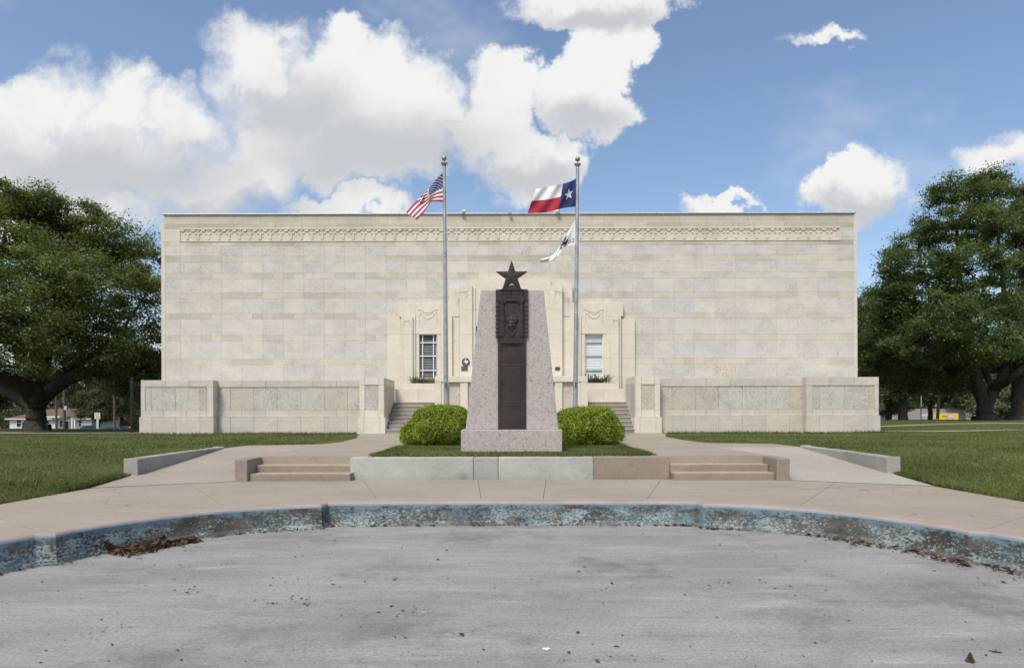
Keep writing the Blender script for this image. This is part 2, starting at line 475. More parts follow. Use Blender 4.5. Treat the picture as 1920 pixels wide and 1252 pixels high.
def pool_floor_mat():
    m, t, b = new_mat('basin floor concrete', 0.9, 0.15)
    pos = t.n('ShaderNodeNewGeometry').outputs['Position']
    st = t.scaled(pos, 0.55, 1.9, 1.0)
    c = t.mix(t.ramp(t.noise(st, 1.1, 7.0, 0.68), 0.30, 0.70), (0.25, 0.245, 0.236), (0.335, 0.332, 0.325))
    c = t.mix(t.ramp(t.noise(t.scaled(pos, 0.35, 2.2, 1.0), 2.2, 8.0, 0.72, 0.5), 0.52, 0.74, 0.0, 0.6), c, (0.41, 0.45, 0.45))
    c = t.mix(t.ramp(t.noise(pos, 0.8, 7.0, 0.72), 0.48, 0.70, 0.0, 0.7), c, (0.16, 0.14, 0.125))
    c = t.mix(t.ramp(t.noise(t.scaled(pos, 0.42, 5.5, 1.0), 2.8, 8.0, 0.75), 0.52, 0.72, 0.0, 0.6), c, (0.17, 0.158, 0.15))
    c = t.mix(t.ramp(t.noise(t.scaled(pos, 0.6, 7.0, 1.0), 6.0, 6.0, 0.75), 0.54, 0.74, 0.0, 0.3), c, (0.42, 0.42, 0.41))
    fine = t.noise(pos, 42.0, 9.0, 0.80)
    c = t.mix(1.0, c, t.mix(t.ramp(fine, 0.28, 0.72), (0.66, 0.66, 0.66), (1.22, 1.22, 1.22)), 'MULTIPLY')
    sp = t.math('LESS_THAN', t.voro(pos, 52.0), t.ramp(t.noise(pos, 2.5, 4.0, 0.6), 0.45, 0.8, 0.02, 0.30))
    c = t.mix(t.math('MULTIPLY', sp, 0.55), c, (0.09, 0.08, 0.07))
    t.l(c, b.inputs['Base Color'])
    bump(t, b, t.math('ADD', fine, t.math('MULTIPLY', t.noise(st, 5.0, 5.0), 0.8)), 0.6, 0.008)
    return m


def pool_paint_mat():
    """old blue pool paint flaking off grey concrete; paint survives best under the rim"""
    m, t, b = new_mat('flaking blue paint on concrete', 0.85, 0.2)
    pos = t.n('ShaderNodeNewGeometry').outputs['Position']
    sx_ = t.n('ShaderNodeSeparateXYZ'); t.l(pos, sx_.inputs[0])
    z = sx_.outputs[2]
    st = t.scaled(pos, 1.0, 1.0, 1.6)
    conc = t.mix(t.ramp(t.noise(st, 3.0, 7.0, 0.65), 0.35, 0.7), (0.06, 0.056, 0.048), (0.15, 0.143, 0.128))
    paint = t.mix(t.ramp(t.noise(st, 2.3, 5.0, 0.6), 0.35, 0.65), (0.115, 0.178, 0.215), (0.18, 0.258, 0.275))
    paint = t.mix(t.ramp(t.noise(pos, 1.1, 3.0), 0.5, 0.7, 0.0, 0.45), paint, (0.14, 0.175, 0.24))
    flake = t.noise(t.scaled(pos, 1.0, 1.0, 1.25), 20.0, 9.0, 0.76, 0.3)
    # more paint near the rim band and in patches below
    zt = t.ramp(z, -0.13, -0.03, 0.0, 0.10)
    cover = t.math('ADD', t.math('ADD', flake, zt), t.math('MULTIPLY', t.math('SUBTRACT', t.noise(st, 1.6, 4.0, 0.6), 0.5), 0.62))
    c = t.mix(t.ramp(cover, 0.535, 0.575), conc, paint)
    pale = t.noise(st, 26.0, 9.0, 0.74, 0.2)
    pz = t.ramp(z, -0.12, -0.06, 0.06, -0.15)
    pm = t.ramp(t.math('ADD', t.math('ADD', pale, pz), t.math('MULTIPLY', t.math('SUBTRACT', t.noise(st, 2.2, 4.0), 0.5), 0.55)), 0.585, 0.62)
    c = t.mix(t.math('MULTIPLY', pm, 0.9), c, (0.32, 0.395, 0.395))
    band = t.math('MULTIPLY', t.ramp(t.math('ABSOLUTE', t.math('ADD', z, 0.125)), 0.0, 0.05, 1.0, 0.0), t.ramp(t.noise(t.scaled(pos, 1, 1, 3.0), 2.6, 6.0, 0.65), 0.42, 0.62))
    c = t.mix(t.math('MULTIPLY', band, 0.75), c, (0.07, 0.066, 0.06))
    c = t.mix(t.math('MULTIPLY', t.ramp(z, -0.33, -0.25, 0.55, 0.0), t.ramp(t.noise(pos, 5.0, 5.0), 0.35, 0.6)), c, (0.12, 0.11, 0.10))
    t.l(c, b.inputs['Base Color'])
    bump(t, b, t.math('ADD', cover, t.math('MULTIPLY', pm, 0.3)), 0.5, 0.01)
    return m


def coping_mat():
    m, t, b = new_mat('pink painted coping', 0.85, 0.2)
    pos = t.n('ShaderNodeNewGeometry').outputs['Position']
    sx_ = t.n('ShaderNodeSeparateXYZ'); t.l(pos, sx_.inputs[0])
    c = t.mix(t.ramp(t.noise(pos, 1.5, 6.0, 0.65), 0.35, 0.7), (0.36, 0.292, 0.248), (0.305, 0.25, 0.213))
    c = t.mix(t.ramp(t.noise(pos, 24.0, 6.0, 0.7), 0.58, 0.75, 0.0, 0.4), c, (0.25, 0.21, 0.18))
    edge = t.math('ADD', t.ramp(sx_.outputs[2], -0.03, 0.004, 0.32, 0.0), t.noise(pos, 9.0, 7.0, 0.7))
    c = t.mix(t.ramp(edge, 0.62, 0.72, 0.0, 0.8), c, (0.17, 0.25, 0.33))
    t.l(c, b.inputs['Base Color'])
    bump(t, b, t.noise(pos, 30.0, 6.0), 0.3, 0.006)
    return m


M['pool_floor'] = pool_floor_mat(); M['pool_paint'] = pool_paint_mat(); M['coping'] = coping_mat()


def ground_mat():
    m, t, b = new_mat('lawn soil and turf', 0.95, 0.1)
    pos = t.n('ShaderNodeNewGeometry').outputs['Position']
    c = t.mix(t.ramp(t.noise(pos, 0.30, 6.0, 0.62), 0.35, 0.68), (0.075, 0.098, 0.028), (0.115, 0.130, 0.045))
    c = t.mix(t.ramp(t.noise(pos, 6.0, 8.0, 0.7), 0.35, 0.75, 0.0, 0.55), c, (0.055, 0.075, 0.02))
    c = t.mix(t.ramp(t.noise(pos, 1.2, 5.0, 0.65), 0.60, 0.80, 0.0, 0.5), c, (0.15, 0.135, 0.062))
    t.l(c, b.inputs['Base Color'])
    bump(t, b, t.noise(pos, 18.0, 8.0, 0.75), 0.8, 0.05)
    return m


def leaf_mat(name, a, b_, trans=0.25, clump=1.2, gloss=0.35, dry=None):
    m, t, b = new_mat(name, 0.55, gloss)
    g = t.n('ShaderNodeNewGeometry')
    pos = g.outputs['Position']
    c = t.mix(g.outputs['Random Per Island'], a, b_)
    if dry:
        pt_ = t.ramp(t.noise(pos, 0.7, 5.0, 0.65), 0.50, 0.72, 0.96, 0.55)
        c = t.mix(t.math('GREATER_THAN', g.outputs['Random Per Island'], pt_), c, dry)
    c = t.mix(1.0, c, t.mix(t.ramp(t.noise(pos, clump, 4.0), 0.3, 0.7), (0.62, 0.66, 0.58), (1.32, 1.28, 1.3)), 'MULTIPLY')
    t.l(c, b.inputs['Base Color'])
    tr = t.n('ShaderNodeBsdfTranslucent')
    t.l(t.mix(1.0, c, (1.25, 1.35, 0.6), 'MULTIPLY'), tr.inputs['Color'])
    ms = t.n('ShaderNodeMixShader'); ms.inputs[0].default_value = trans
    t.l(b.outputs[0], ms.inputs[1]); t.l(tr.outputs[0], ms.inputs[2])
    t.l(ms.outputs[0], m.node_tree.nodes['Material Output'].inputs['Surface'])
    return m


def bark_mat(name, a, b_):
    m, t, b = new_mat(name, 0.95, 0.1)
    pos = t.n('ShaderNodeNewGeometry').outputs['Position']
    st = t.scaled(pos, 1.0, 1.0, 0.3)
    n_ = t.noise(st, 9.0, 8.0, 0.7, 0.6)
    t.l(t.mix(t.ramp(n_, 0.35, 0.68), a, b_), b.inputs['Base Color'])
    bump(t, b, n_, 0.9, 0.05)
    return m


def granite_mat():
    m, t, b = new_mat('pink granite', 0.6, 0.35)
    pos = t.n('ShaderNodeNewGeometry').outputs['Position']
    c = t.mix(t.ramp(t.noise(pos, 1.1, 5.0, 0.6), 0.35, 0.7), (0.395, 0.37, 0.355), (0.355, 0.335, 0.325))
    gr = t.n('ShaderNodeTexVoronoi', feature='F1'); t.l(pos, gr.inputs['Vector']); gr.inputs['Scale'].default_value = 62.0
    sv = t.n('ShaderNodeSeparateColor'); t.l(gr.outputs['Color'], sv.inputs[0])
    c = t.mix(t.math('GREATER_THAN', sv.outputs[0], 0.62), c, (0.48, 0.44, 0.425))
    c = t.mix(t.math('LESS_THAN', sv.outputs[1], 0.17), c, (0.40, 0.30, 0.275))
    vd = t.voro(pos, 31.0)
    sp = t.math('LESS_THAN', vd, t.ramp(t.noise(pos, 9.0, 3.0), 0.35, 0.7, 0.08, 0.36))
    c = t.mix(t.math('MULTIPLY', sp, 0.85), c, (0.075, 0.07, 0.07))
    t.l(c, b.inputs['Base Color'])
    return m


def bronze_mat():
    m, t, b = new_mat('dark patinated bronze', 0.6, 0.35)
    b.inputs['Metallic'].default_value = 0.1
    pos = t.n('ShaderNodeNewGeometry').outputs['Position']
    c = t.mix(t.ramp(t.noise(pos, 3.0, 6.0, 0.65), 0.35, 0.7), (0.026, 0.021, 0.019), (0.042, 0.033, 0.029))
    c = t.mix(t.ramp(t.noise(pos, 7.0, 5.0), 0.6, 0.8, 0.0, 0.5), c, (0.10, 0.062, 0.043))
    t.l(c, b.inputs['Base Color'])
    return m


M['ground'] = ground_mat()
M['blade'] = leaf_mat('grass blades', (0.080, 0.108, 0.028), (0.145, 0.168, 0.055), 0.2, 0.5, 0.2, dry=(0.24, 0.20, 0.09))
M['oak'] = leaf_mat('live oak leaves', (0.072, 0.104, 0.032), (0.175, 0.210, 0.072), 0.42, 0.55)
M['elm'] = leaf_mat('elm leaves', (0.066, 0.100, 0.034), (0.160, 0.200, 0.072), 0.42, 0.6)
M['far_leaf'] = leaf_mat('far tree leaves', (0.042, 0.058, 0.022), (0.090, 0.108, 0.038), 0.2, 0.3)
M['pale_leaf'] = leaf_mat('pale flowering leaves', (0.075, 0.095, 0.05), (0.17, 0.18, 0.12), 0.2, 0.3)
M['box_leaf'] = leaf_mat('clipped shrub leaves', (0.15, 0.215, 0.016), (0.36, 0.42, 0.055), 0.35, 3.5, 0.4)
M['reed'] = leaf_mat('planter plants', (0.10, 0.11, 0.04), (0.20, 0.18, 0.08), 0.2, 2.0, 0.2)
M['herb'] = leaf_mat('leafy planter plants', (0.055, 0.085, 0.03), (0.13, 0.14, 0.06), 0.2, 2.0, 0.2)
M['dead'] = leaf_mat('dead leaves', (0.045, 0.028, 0.018), (0.15, 0.095, 0.06), 0.1, 3.0, 0.15)
M['bark'] = bark_mat('dark bark', (0.030, 0.026, 0.022), (0.075, 0.065, 0.055))
M['bark_grey'] = bark_mat('grey bark', (0.035, 0.032, 0.029), (0.085, 0.078, 0.07))
M['granite'] = granite_mat()
M['bronze'] = bronze_mat()
M['steel'] = plain('galvanised pole', (0.38, 0.39, 0.40), 0.42, 0.6, 0.5, 0.2, 4.0)
M['gold'] = plain('weathered gilt ball', (0.38, 0.33, 0.20), 0.4, 0.5)
M['black'] = plain('black iron', (0.012, 0.012, 0.013), 0.5, 0.2)
M['white'] = plain('white paint', (0.72, 0.72, 0.70), 0.5, var=0.05)
M['blind'] = plain('white blind slats', (0.70, 0.73, 0.74), 0.5, var=0.04)
M['blind_dim'] = plain('grey blind slats', (0.30, 0.33, 0.36), 0.5, var=0.08)
M['dark'] = plain('dark interior', (0.02, 0.022, 0.025), 0.7)
M['metal_edge'] = plain('roof edge flashing', (0.55, 0.57, 0.59), 0.5, 0.3)
M['plate'] = plain('dark cast plaque', (0.10, 0.10, 0.10), 0.5, 0.4)
M['brown_plate'] = plain('brown cast plaque', (0.10, 0.055, 0.035), 0.5, 0.3)
M['grey_plate'] = plain('silver cast metal', (0.62, 0.64, 0.68), 0.45, 0.2)
M['wood'] = plain('brown timber pole', (0.115, 0.08, 0.06), 0.9, var=0.25)
M['wood_grey'] = plain('weathered fence boards', (0.25, 0.25, 0.235), 0.9, var=0.25, scale=3.0)
M['asphalt'] = plain('asphalt', (0.05, 0.05, 0.05), 0.9)
M['wall_white'] = plain('white clapboard', (0.62, 0.64, 0.66), 0.8, var=0.06)
M['wall_tan'] = plain('tan wall', (0.33, 0.29, 0.26), 0.85, var=0.08)
M['roof_brown'] = plain('brown shingles', (0.14, 0.088, 0.066), 0.9, var=0.25, scale=2.0)
M['rubber'] = plain('tyre rubber', (0.02, 0.02, 0.02), 0.8)
M['chrome'] = plain('wheel metal', (0.5, 0.5, 0.5), 0.3, 0.8)
M['red_lamp'] = plain('red lens', (0.35, 0.02, 0.02), 0.3)
M['sign_green'] = plain('green sign', (0.01, 0.16, 0.09), 0.5)
M['ink'] = plain('black lettering', (0.015, 0.015, 0.018), 0.6)
M['red'] = plain('flag red', (0.36, 0.022, 0.045), 0.8, var=0.06)
M['blue'] = plain('flag blue', (0.022, 0.035, 0.135), 0.8, var=0.06)
M['cloth'] = plain('flag white', (0.72, 0.72, 0.74), 0.85, var=0.03)


def glass_mat(name, col, rough=0.08):
    m, t, b = new_mat(name, rough, 0.6)
    b.inputs['Base Color'].default_value = (*col, 1)
    return m
M['glass'] = glass_mat('dark window glass', (0.02, 0.025, 0.03))


def paint_mat(name, col):
    m, t, b = new_mat(name, 0.3, 0.5)
    b.inputs['Base Color'].default_value = (*col, 1); b.inputs['Coat Weight'].default_value = 0.5
    return m

# ================================================================== THE SETTING
def sstep(a, b_, x):
    t = np.clip((x - a) / (b_ - a), 0, 1); return t * t * (3 - 2 * t)


PLAT_X = 7.5          # half width of the paved platform round the basin
TER_Z = 0.42          # level of the upper terrace
def ground_z(X, Y):
    X = np.asarray(X, float); Y = np.asarray(Y, float)
    a = sstep(9.6, 17.0, Y); b_ = 0.62 * sstep(7.4, 14.0, np.abs(X))
    z = 0.40 * (1 - (1 - a) * (1 - b_))
    z = z + 0.06 * sstep(-18, -30, X) * sstep(24, 34, Y)
    z = z + 0.40 * sstep(15, 27, X) * sstep(25, 42, Y)
    crest = 37.0 + 7.0 * sstep(0, 20, X)
    z = z - 2.75 * sstep(0, 42, Y - crest)
    z = z - 0.012 * np.maximum(0, np.hypot(X, Y) - 150) * 0.2
    und = 0.02 * np.sin(X * 0.9 + 0.4 * Y) * np.sin(Y * 0.7) * sstep(8.0, 10, np.abs(X))
    return z + und


def ground_height(x, y): return float(ground_z(x, y))


def build_ground():
    xs = np.unique(np.round(np.concatenate([np.linspace(-40, 40, 161), [-7.48, -7.2, 7.2, 7.48], np.linspace(-130, -40, 46), np.linspace(40, 130, 46), [-1500, -800, -400, -220, 220, 400, 800, 1500]]), 3))
    ys = np.unique(np.round(np.concatenate([np.linspace(-8, 50, 117), [16.2, 16.45], np.linspace(50, 130, 41), [-1500, -600, -200, -80, -30, -14, 160, 220, 400, 800, 1600, 3000]]), 3))
    Xg, Yg = np.meshgrid(xs, ys)
    Z = ground_z(Xg, Yg)
    under = (np.abs(Xg) < 7.3) & (Yg < 16.3) & (Yg > -7.9)
    Z = np.where(under, -0.75, Z)
    nx, ny = len(xs), len(ys)
    V = np.stack([Xg.ravel(), Yg.ravel(), Z.ravel()], 1)
    i = np.arange(ny - 1)[:, None] * nx + np.arange(nx - 1)[None, :]
    Q = np.stack([i, i + 1, i + nx + 1, i + nx], -1).reshape(-1, 4)
    me = fast_mesh('ground', V, Q); me.polygons.foreach_set('use_smooth', [True] * len(me.polygons))
    tag(link('ground', me, None, M['ground']), kind='structure')
build_ground()


def draped(name, poly, m, lift=0.02, n=24):
    """a thin strip of path laid on the lawn: poly = two long edges [(x,y)...] of equal length"""
    L, R = poly; mb = MB(); V = []
    for (a, b_) in zip(L, R):
        for t in np.linspace(0, 1, 5):
            x = a[0] + (b_[0] - a[0]) * t; y = a[1] + (b_[1] - a[1]) * t
            V.append((x, y, ground_height(x, y) + lift))
    k = len(L)
    mb.add(V, [(i * 5 + j, i * 5 + j + 1, (i + 1) * 5 + j + 1, (i + 1) * 5 + j) for i in range(k - 1) for j in range(4)])
    return tag(mb.build(name, m), kind='structure')


xs_ = np.linspace(-60, -16.9, 30)
draped('path', ([(x, 29.9) for x in xs_], [(x, 31.2) for x in xs_]), M['paving'])
xs_ = np.linspace(17.1, 24.5, 8)
draped('path', ([(x, 29.2 + (x - 17) * 0.03) for x in xs_], [(x, 30.6 - (x - 17.1) * 0.11) for x in xs_]), M['paving'])
xs_ = np.linspace(17.1, 60, 24)
draped('path', ([(x, 35.2) for x in xs_], [(x, 36.1) for x in xs_]), M['paving'])
xs_ = np.linspace(-140, 140, 60)
draped('road', ([(x, 92.0) for x in xs_], [(x, 103.0) for x in xs_]), M['asphalt'], 0.05)

# ---- the dry basin: four-lobed plan with small shoulders where the lobes meet
quad = [(0.0, 9.38), (0.9, 9.375), (1.8, 9.35), (2.67, 9.30), (2.71, 9.10), (3.10, 9.00), (3.45, 8.87), (3.80, 8.69), (4.12, 8.45), (4.40, 8.14),
        (4.62, 7.84), (4.80, 7.54), (4.93, 7.24), (4.96, 6.96), (5.14, 6.90), (5.30, 6.45), (5.42, 5.9), (5.50, 5.2), (5.55, 4.4), (5.57, 3.6), (5.57, 3.0)]
right = quad + [(x, 6.0 - y) for x, y in reversed(quad[:-1])]
outline = right + [(-x, y) for x, y in reversed(right[1:-1])]      # closed, clockwise from the far middle


def resample_closed(pts, step):
    out = []
    for i in range(len(pts)):
        a = Vector(pts[i]); b_ = Vector(pts[(i + 1) % len(pts)])
        n = max(1, int((b_ - a).length / step))
        out += [tuple(a.lerp(b_, k / n)) for k in range(n)]
    return out
outl = resample_closed(outline, 0.12)


def offset_ring(pts, o, win=2):
    res = []; n = len(pts)
    for i in range(n):
        a = Vector(pts[(i - win) % n]); b_ = Vector(pts[(i + win) % n])
        t = (b_ - a).normalized(); nrm = Vector((-t.y, t.x))       # outward for a clockwise ring
        p = Vector(pts[i]) + nrm * o
        res.append((p.x, p.y))
    return res


POOL_Z = -0.33
basin = thing('fountain_basin', 'dry lobed fountain basin with flaking blue paint and pink rim in the foreground', 'basin', (0, 3.0, POOL_Z))
def ring_sweep(name, prof, m):
    mb = MB(); rings = [[(x, y, z) for (x, y) in (outl if o == 0 else offset_ring(outl, o))] for o, z in prof]
    n = len(outl); V = [p for r in rings for p in r]
    mb.add(V, [(k * n + i, k * n + (i + 1) % n, (k + 1) * n + (i + 1) % n, (k + 1) * n + i) for k in range(len(prof) - 1) for i in range(n)], 0, False)
    return mb.build(name, m, basin)
ring_sweep('wall', [(-0.05, POOL_Z - 0.004), (-0.02, POOL_Z + 0.02), (0, POOL_Z + 0.06), (0.002, -0.20), (0.004, -0.10), (0.006, -0.035)], M['pool_paint'])
ring_sweep('coping', [(0.006, -0.035), (0.014, -0.014), (0.034, 0.004), (0.06, 0.012), (0.29, 0.013), (0.312, 0.006), (0.315, -0.03)], M['coping'])


def fill_poly(name, loops, z, m, parent=None, kind=None, sub=0.0):
    bm = bmesh.new(); edges = []
    for lp in loops:
        vs_ = [bm.verts.new((x, y, z if not callable(z) else z(x, y))) for x, y in lp]
        edges += [bm.edges.new((vs_[i], vs_[(i + 1) % len(vs_)])) for i in range(len(vs_))]
    bmesh.ops.triangle_fill(bm, use_beauty=True, use_dissolve=False, edges=edges)
    for f in bm.faces:
        f.normal_update()
        if f.normal.z < 0: f.normal_flip()
    me = bpy.data.meshes.new(name)
    if parent is not None:
        bmesh.ops.translate(bm, verts=bm.verts, vec=-wloc(parent))
    bm.to_mesh(me); bm.free()
    o = link(name, me, parent, m)
    if kind: o['kind'] = kind
    return o


fill_poly('floor', [offset_ring(outl, -0.02)], POOL_Z, M['pool_floor'], basin)
# ---- paved platform round the basin, with a hole for it
inner = offset_ring(outl, 0.29)
edge = resample_closed([(-PLAT_X, -7.0), (-PLAT_X, 11.4), (-5.3, 12.6), (5.3, 12.6), (PLAT_X, 11.4), (PLAT_X, -7.0)], 0.6)
plat = fill_poly('paved_platform', [edge, inner], -0.03, M['joint'], None, 'structure')
tmp = fill_poly('slab_source', [edge, inner], 0.0, M['paving'])
cuts = [4, 17, 34, 52, 74, 100, 135, 180]
cuts = sorted([-c for c in cuts] + cuts)
cuts = [c for c in cuts if c != -180] 
cuts = [-180] + cuts
for a0, a1 in zip(cuts[:-1], cuts[1:]):      # slabs cast between radial joints
    bm = bmesh.new(); bm.from_mesh(tmp.data)
    for ang, sg in ((a0, 1), (a1, -1)):
        th = rad(ang); dv = Vector((math.sin(th), math.cos(th), 0)); nv_ = Vector((dv.y, -dv.x, 0)) * sg     # keep the side nv_ points to
        bmesh.ops.bisect_plane(bm, geom=bm.verts[:] + bm.edges[:] + bm.faces[:], plane_co=Vector((0, 3.0, 0)) + nv_ * 0.0035, plane_no=nv_, clear_inner=True)
    if not bm.faces: bm.free(); continue
    be = [e for e in bm.edges if e.is_boundary]
    ret = bmesh.ops.extrude_edge_only(bm, edges=be)
    for v_ in [g for g in ret['geom'] if isinstance(g, bmesh.types.BMVert)]: v_.co.z -= 0.028
    bmesh.ops.recalc_face_normals(bm, faces=bm.faces)
    me = bpy.data.meshes.new('paving_slab'); bm.to_mesh(me); bm.free()
    link('paving_slab', me, plat, M['paving'])
bpy.data.objects.remove(tmp)
sk = MB()
for x in (-PLAT_X, PLAT_X):
    sk.add([(x, -7, 0.0), (x, 11.4, 0.0), (x, 11.4, -0.5), (x, -7, -0.5)], [(0, 1, 2, 3)])
tag(sk.build('paved_platform_side', M['paving']), kind='structure')

# ---- ramps on either side, rising from the platform to the terrace
def ramp_z(x, y):
    ax = abs(x); y0 = 12.35 - (ax - 5.33) / (7.40 - 5.33) * 1.05
    return 0.004 + (TER_Z - 0.004) * float(np.clip((y - y0) / (16.4 - y0), 0, 1))
for sgn, m in ((-1, 'ramp_tan'), (1, 'ramp')):
    mb = MB(); V = []; nu, nv = 8, 16
    for j in range(nv + 1):
        for i in range(nu + 1):
            ax = 5.33 + (7.44 - 5.33) * i / nu; y0 = 12.35 - (ax - 5.33) / (7.40 - 5.33) * 1.05
            y = y0 + (16.4 - y0) * j / nv
            V.append((sgn * ax, y, ramp_z(ax, y) + 0.003))
    mb.add(V, [(j * (nu + 1) + i, j * (nu + 1) + i + 1, (j + 1) * (nu + 1) + i + 1, (j + 1) * (nu + 1) + i) for j in range(nv) for i in range(nu)])
    tag(mb.build('ramp', M[m]), kind='structure')
# ---- terrace paving between the steps and the building
terr = [(-7.44, 16.4), (-5.33, 16.4), (-5.33, 13.0), (5.33, 13.0), (5.33, 16.4), (7.44, 16.4), (7.44, 18.3), (5.75, 18.9), (5.6, 21.0), (5.75, 24.0), (6.4, 26.6), (6.7, 28.9),
        (-6.7, 28.9), (-6.4, 26.6), (-5.6, 23.0), (-5.35, 20.0), (-5.6, 18.6), (-7.44, 18.0)]
tb = MB(); tb.slab(terr, 0.10, TER_Z)
tag(tb.build('terrace_paving', M['paving']), kind='structure')
# grass island round the monument
isl = MB(); V = []; nu, nv = 30, 22
for j in range(nv + 1):
    for i in range(nu + 1):
        a = i / nu * 2 - 1; b_ = j / nv
        x = a * (2.86 + 0.25 * b_); y = 12.92 + 3.8 * b_
        e = min(1, (1 - abs(a)) * 6) * min(1, b_ * 8) * min(1, (1 - b_) * 8)
        V.append((x, y, TER_Z + 0.004 + 0.05 * e + 0.012 * math.sin(x * 3.1) * math.cos(y * 2.3) * e))
isl.add(V, [(j * (nu + 1) + i, j * (nu + 1) + i + 1, (j + 1) * (nu + 1) + i + 1, (j + 1) * (nu + 1) + i) for j in range(nv) for i in range(nu)], 0, True)
tag(isl.build('grass_island', M['ground']), kind='structure')

# ---- low retaining wall of the island: cast in four stretches of different concrete
plw = thing('planter_wall', 'low patched concrete retaining wall in front of the monument', 'wall', (0, 12.8, 0))
segs = [(656, 888, 'curb_white'), (888, 934, 'curb_patch'), (934, 1113, 'curb_white'), (1113, 1256, 'curb_tan')]
for a, b_, m in segs:
    x0, x1 = PX(a, 12.68), PX(b_, 12.68)
    mb = MB(); mb.box(x0 + 0.003, x1 - 0.003, 12.68 + (0.004 if m == 'curb_patch' else 0), 12.93, -0.05, TER_Z + (0.012 if m != 'curb_tan' else 0.02))
    mb.build('wall_section', M[m], plw, bevel=0.02, jitter=0.007)

# ---- the two short flights of steps beside it
for sgn, side in ((-1, 'left'), (1, 'right')):
    st = thing('short_steps', f'short flight of tan concrete steps with end block, {side} of the planter wall', 'steps', (sgn * 4.1, 12.7, 0), 'steps beside the planter wall')
    for k, yk in enumerate((12.38, 12.70, 13.02)):
        mb = MB(); x0, x1 = sorted((sgn * 3.135, sgn * 5.085))
        mb.box(x0, x1, yk, 13.36 if k == 2 else yk + 0.36, -0.05 if k == 0 else 0.14 * k - 0.02, 0.14 * (k + 1) + (0.004 if k == 2 else 0))
        so = mb.build('step', M['curb_tan'] if k == 0 else M['step_tan'], st, bevel=0.018, jitter=0.005)
        if k < 2:
            mb = MB(); mb.box(x0 + 0.01, x1 - 0.01, yk + 0.012, yk + 0.319, 0.14 * (k + 1) - 0.01, 0.14 * (k + 1) + 0.005); mb.build('tread', M['tread_tan'], so, bevel=0.004)
    mb = MB(); x0, x1 = sorted((sgn * 5.09, sgn * 5.34))
    mb.box(x0, x1, 12.30, 13.10, -0.05, TER_Z + 0.008)
    mb.build('end_block', M['curb_tan'], st, bevel=0.02, jitter=0.006)

# ---- wedge walls outside the ramps
for sgn, side in ((-1, 'left'), (1, 'right')):
    w = thing('ramp_wall', f'tapering grey concrete wall along the {side} ramp', 'wall', (sgn * 7.5, 12.6, 0), 'walls along the ramps')
    mb = MB(); xi, xo = sgn * 7.36, sgn * 7.60
    ys = [12.55, 13.4, 14.4, 15.4, 16.3]; tp = [0.43, 0.44, 0.45, 0.455, 0.46]
    V = []
    for y, t in zip(ys, tp):
        V += [(xi, y, -0.1), (xo, y, -0.1), (xo, y, t), (xi, y, t)]
    fs = [(4 * k + j, 4 * k + (j + 1) % 4, 4 * k + 4 + (j + 1) % 4, 4 * k + 4 + j) for k in range(4) for j in range(4)] + [(0, 1, 2, 3), (16, 19, 18, 17)]
    mb.add(V, fs); mb.build('wall_body', M['curb'], w, bevel=0.015, jitter=0.006)

# ================================================================== THE BUILDING
DW, DR, DF = 28.6, 29.05, 32.5      # terrace wall front, its recessed stretch, the facade
FLOOR_Z = 1.86                      # landing at the head of the stairs
XL, XR = PX(303, DF), PX(1608, DF)
TOP = PZ(400, DF)
bld = thing('museum_building', 'long cream limestone museum with carved frieze and two narrow windows', 'building', ((XL + XR) / 2, DF, TER_Z))
mb = MB(); mb.box(XL + 0.02, XR - 0.02, DF + 0.03, DF + 22, 0.2, PZ(417, DF)); mb.build('wall', M['mortar'], bld)
mb = MB(); mb.box(XL + 0.13, XR - 0.13, DF + 0.16, DF + 21.9, PZ(417, DF), TOP - 0.02); mb.build('parapet', M['parapet'], bld)
mb = MB(); mb.box(XL + 0.02, XR - 0.02, DF + 0.02, DF + 22, TOP - 0.02, TOP + 0.035); mb.build('roof_edge', M['metal_edge'], bld, bevel=0.01)
# side walls in the same coursing, as plain slabs
for xa, xb in ((XL - 0.0, XL + 0.02), (XR - 0.02, XR)):
    mb = MB(); mb.box(xa, xb, DF + 0.25, DF + 22.02, 0.2, PZ(417, DF) - 0.01); mb.build('side_wall', M['cream'], bld)


def in_portal(x0, x1, yt, yb):
    for (a, b_, t) in ((726, 1192, 600), (750, 862, 570), (1055, 1168, 570), (843, 1074, 536), (884, 1035, 524)):
        if x0 >= a and x1 <= b_ and yt >= t: return True
    return False


def fcourse(name, m, yt, yb, joints, yf=DF, depth=0.06):
    for a, b_ in zip(joints[:-1], joints[1:]):
        if in_portal(a, b_, yt, yb): continue
        stone(name, bld, PX(a, DF), PX(b_, DF), PZ(yb, DF), PZ(yt, DF), yf, depth, M['orange'] if yt == 683 and a < 1363 < b_ else m)


P_ = 38.53
tall_rows = [(460, 478.5), (489.5, 511), (522, 548), (559, 586.6), (597, 627), (638.5, 672), (683, 716)]
band_rows = [(451.5, 460), (478.5, 489.5), (511, 522), (548, 559), (586.6, 597), (627, 638.5), (672, 683)]
tj = [310] + [339 + P_ * k for k in range(33)] + [1601]
for r in tall_rows: fcourse('stone_block', M['shell'], r[0], r[1], tj)
for k, r in enumerate(band_rows):
    j = [310]; x = 339 - P_ / 2 + (P_ / 2 if k % 2 else 0)
    while x < 1590:
        if x > 318: j.append(x)
        if random.random() < 0.10: j.append(x + P_ / 2)
        x += P_
    j.append(1601); fcourse('band_stone', M['band'], r[0], r[1], j)
fcourse('parapet_stone', M['parapet'], 417.3, 427.5, [310] + [310 + 64.55 * k for k in range(1, 20)] + [1601])
j = [0]
xx = 307.0; pj = [xx]
while xx < 1560:
    xx += random.choice((52, 64.6, 77)); pj.append(min(xx, 1604.5))
if pj[-1] < 1604: pj.append(1604.5)
